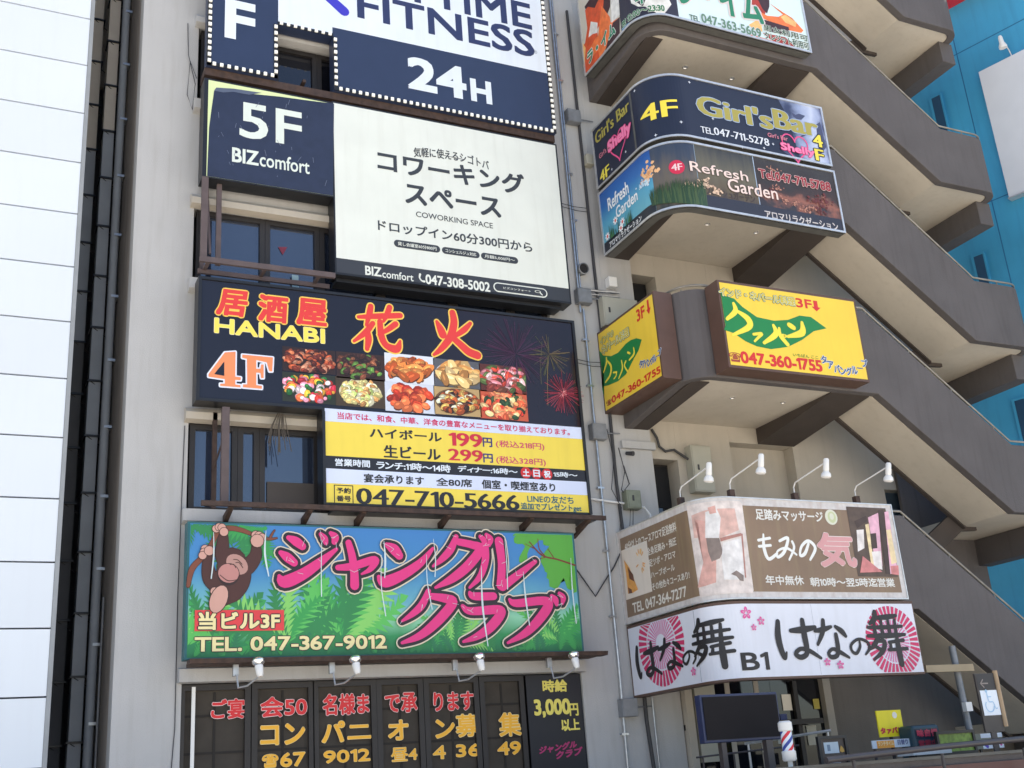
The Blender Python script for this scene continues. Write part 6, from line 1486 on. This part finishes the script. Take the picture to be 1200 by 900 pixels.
t = sheet('flyer_rack', 12.4, a, b, P(110, 116, 104), 'small rack of white and violet flyers behind the handrail, under the wheelchair sign', 'rack')
polys(Flat(12.4), [(rect(a[0] + .12, b[1] - .06, b[0], b[1]), 0), (rect(a[0] + .13, a[1] + .0, b[0], a[1] + .10), 0), (blob(a[0] + .2, a[1] + .05, .04, ax=1.5), 1), (blob(b[0] - .05, a[1] + .05, .025), 2)], [P(210, 220, 232), P(70, 50, 180), P(200, 60, 150)], t, name='flyer')
bx('leg', M['black'], t, a[0] + .1, a[0] + .14, 12.425, 12.45, 0, a[1])
a, b = (11.501,1.625), (12.186,1.675)
t = sheet('low_white_crate', 12.0, a, b, P(200, 204, 206), 'low white crate behind the wall, under the green menu board', 'crate', d=.3)
bx('stand', M['hand'], t, a[0] + .1, b[0] - .1, 12.05, 12.2, 0, a[1] - .002)
# wheelchair sign
Yw = 11.6; a, b = (12.479,1.845), (12.931,2.620)
t = thing('wheelchair_sign', 'tall thin sign with an arrow and a pale blue wheelchair symbol at the right edge', 'sign', (a[0] + .15, Yw, 0))
x0, x1, z0, z1 = a[0] - .03, a[0] + .32, a[1], b[1] - .01
bx('board', P(58, 54, 54), t, x0, x1, Yw, Yw + .03, z0, z1)
FW = Flat(Yw)
zp = z0 + (z1 - z0) * .28; zq = z0 + (z1 - z0) * .72
polys(FW, [(rect(x0 + .02, zq, x1 - .01, z1 - .01), 0)], [P(40, 40, 46)], t, name='arrow_panel')
brush(FW, [[(x0 + .07, zq + .08, .018), (x0 + .2, zq + .08, .018)], [(x0 + .12, zq + .13, .018), (x0 + .07, zq + .08, .018)], [(x0 + .07, zq + .08, .018), (x0 + .12, zq + .03, .018)]], P(130, 122, 120), t, layer=3, name='arrow')
polys(FW, [(rect(x0 + .03, zp, x1 - .01, zq - .01), 0)], [WHITE], t, layer=2, name='symbol_panel')
cc = (x0 + .16, zp + .14)
arc = [(cc[0] + .075 * math.cos(a_), cc[1] - .02 + .075 * math.sin(a_), .014) for a_ in [2.4 + i * .42 for i in range(10)]]
LBW = P(160, 200, 232)
brush(FW, [arc, [(cc[0] - .015, cc[1] + .15, .014), (cc[0], cc[1] + .04, .014), (cc[0] + .07, cc[1] + .03, .014), (cc[0] + .1, cc[1] - .05, .014), (cc[0] + .13, cc[1] - .05, .014)], [(cc[0] - .01, cc[1] + .1, .012), (cc[0] + .05, cc[1] + .1, .012)]], LBW, t, layer=3, name='wheelchair_symbol')
polys(FW, [(ell(cc[0] - .02, cc[1] + .175, .022, .022), 0)], [LBW], t, layer=3, name='wheelchair_symbol')
q = MB(); q.tube([(x1 + .035, Yw, z1 + .03), (x1 + .035, Yw, z0 + .06)], .035, 12); q.build('side_tube', mat('tan_glossy_tube', (0.40, 0.28, 0.17), .25), t, smooth=True)
q = MB(); q.box(x0 + .1, x0 + .2, Yw + .005, Yw + .025, 0, z0 - .001); q.build('post', M['hand'], t)
# steel post with a cross bar under the stairs
a, b = (13.444,3.150), (13.505,1.929)
t = thing('steel_post', 'leaning grey steel post carrying a wooden cross bar beside the lowest wrapped sign', 'post', (b[0], 12.9, 0))
q = MB(); q.tube([(b[0], 12.85, 0), (a[0], 12.85, a[1] - .02)], .05, 10); q.build('post', M['zinc'], t, smooth=True)
c0, c1 = (12.704,2.797), (13.646,2.786)
bx('cross_bar', mat('tan_timber', (0.36, 0.29, 0.19), .7), t, c0[0], c1[0], 12.70, 12.78, c0[1] - .05, c0[1] + .05)
q = MB(); q.box(b[0] - .14, b[0] - .02, 12.72, 12.8, b[1] + .25, b[1] + .38); q.build('socket_box', M['white_paint'], t)
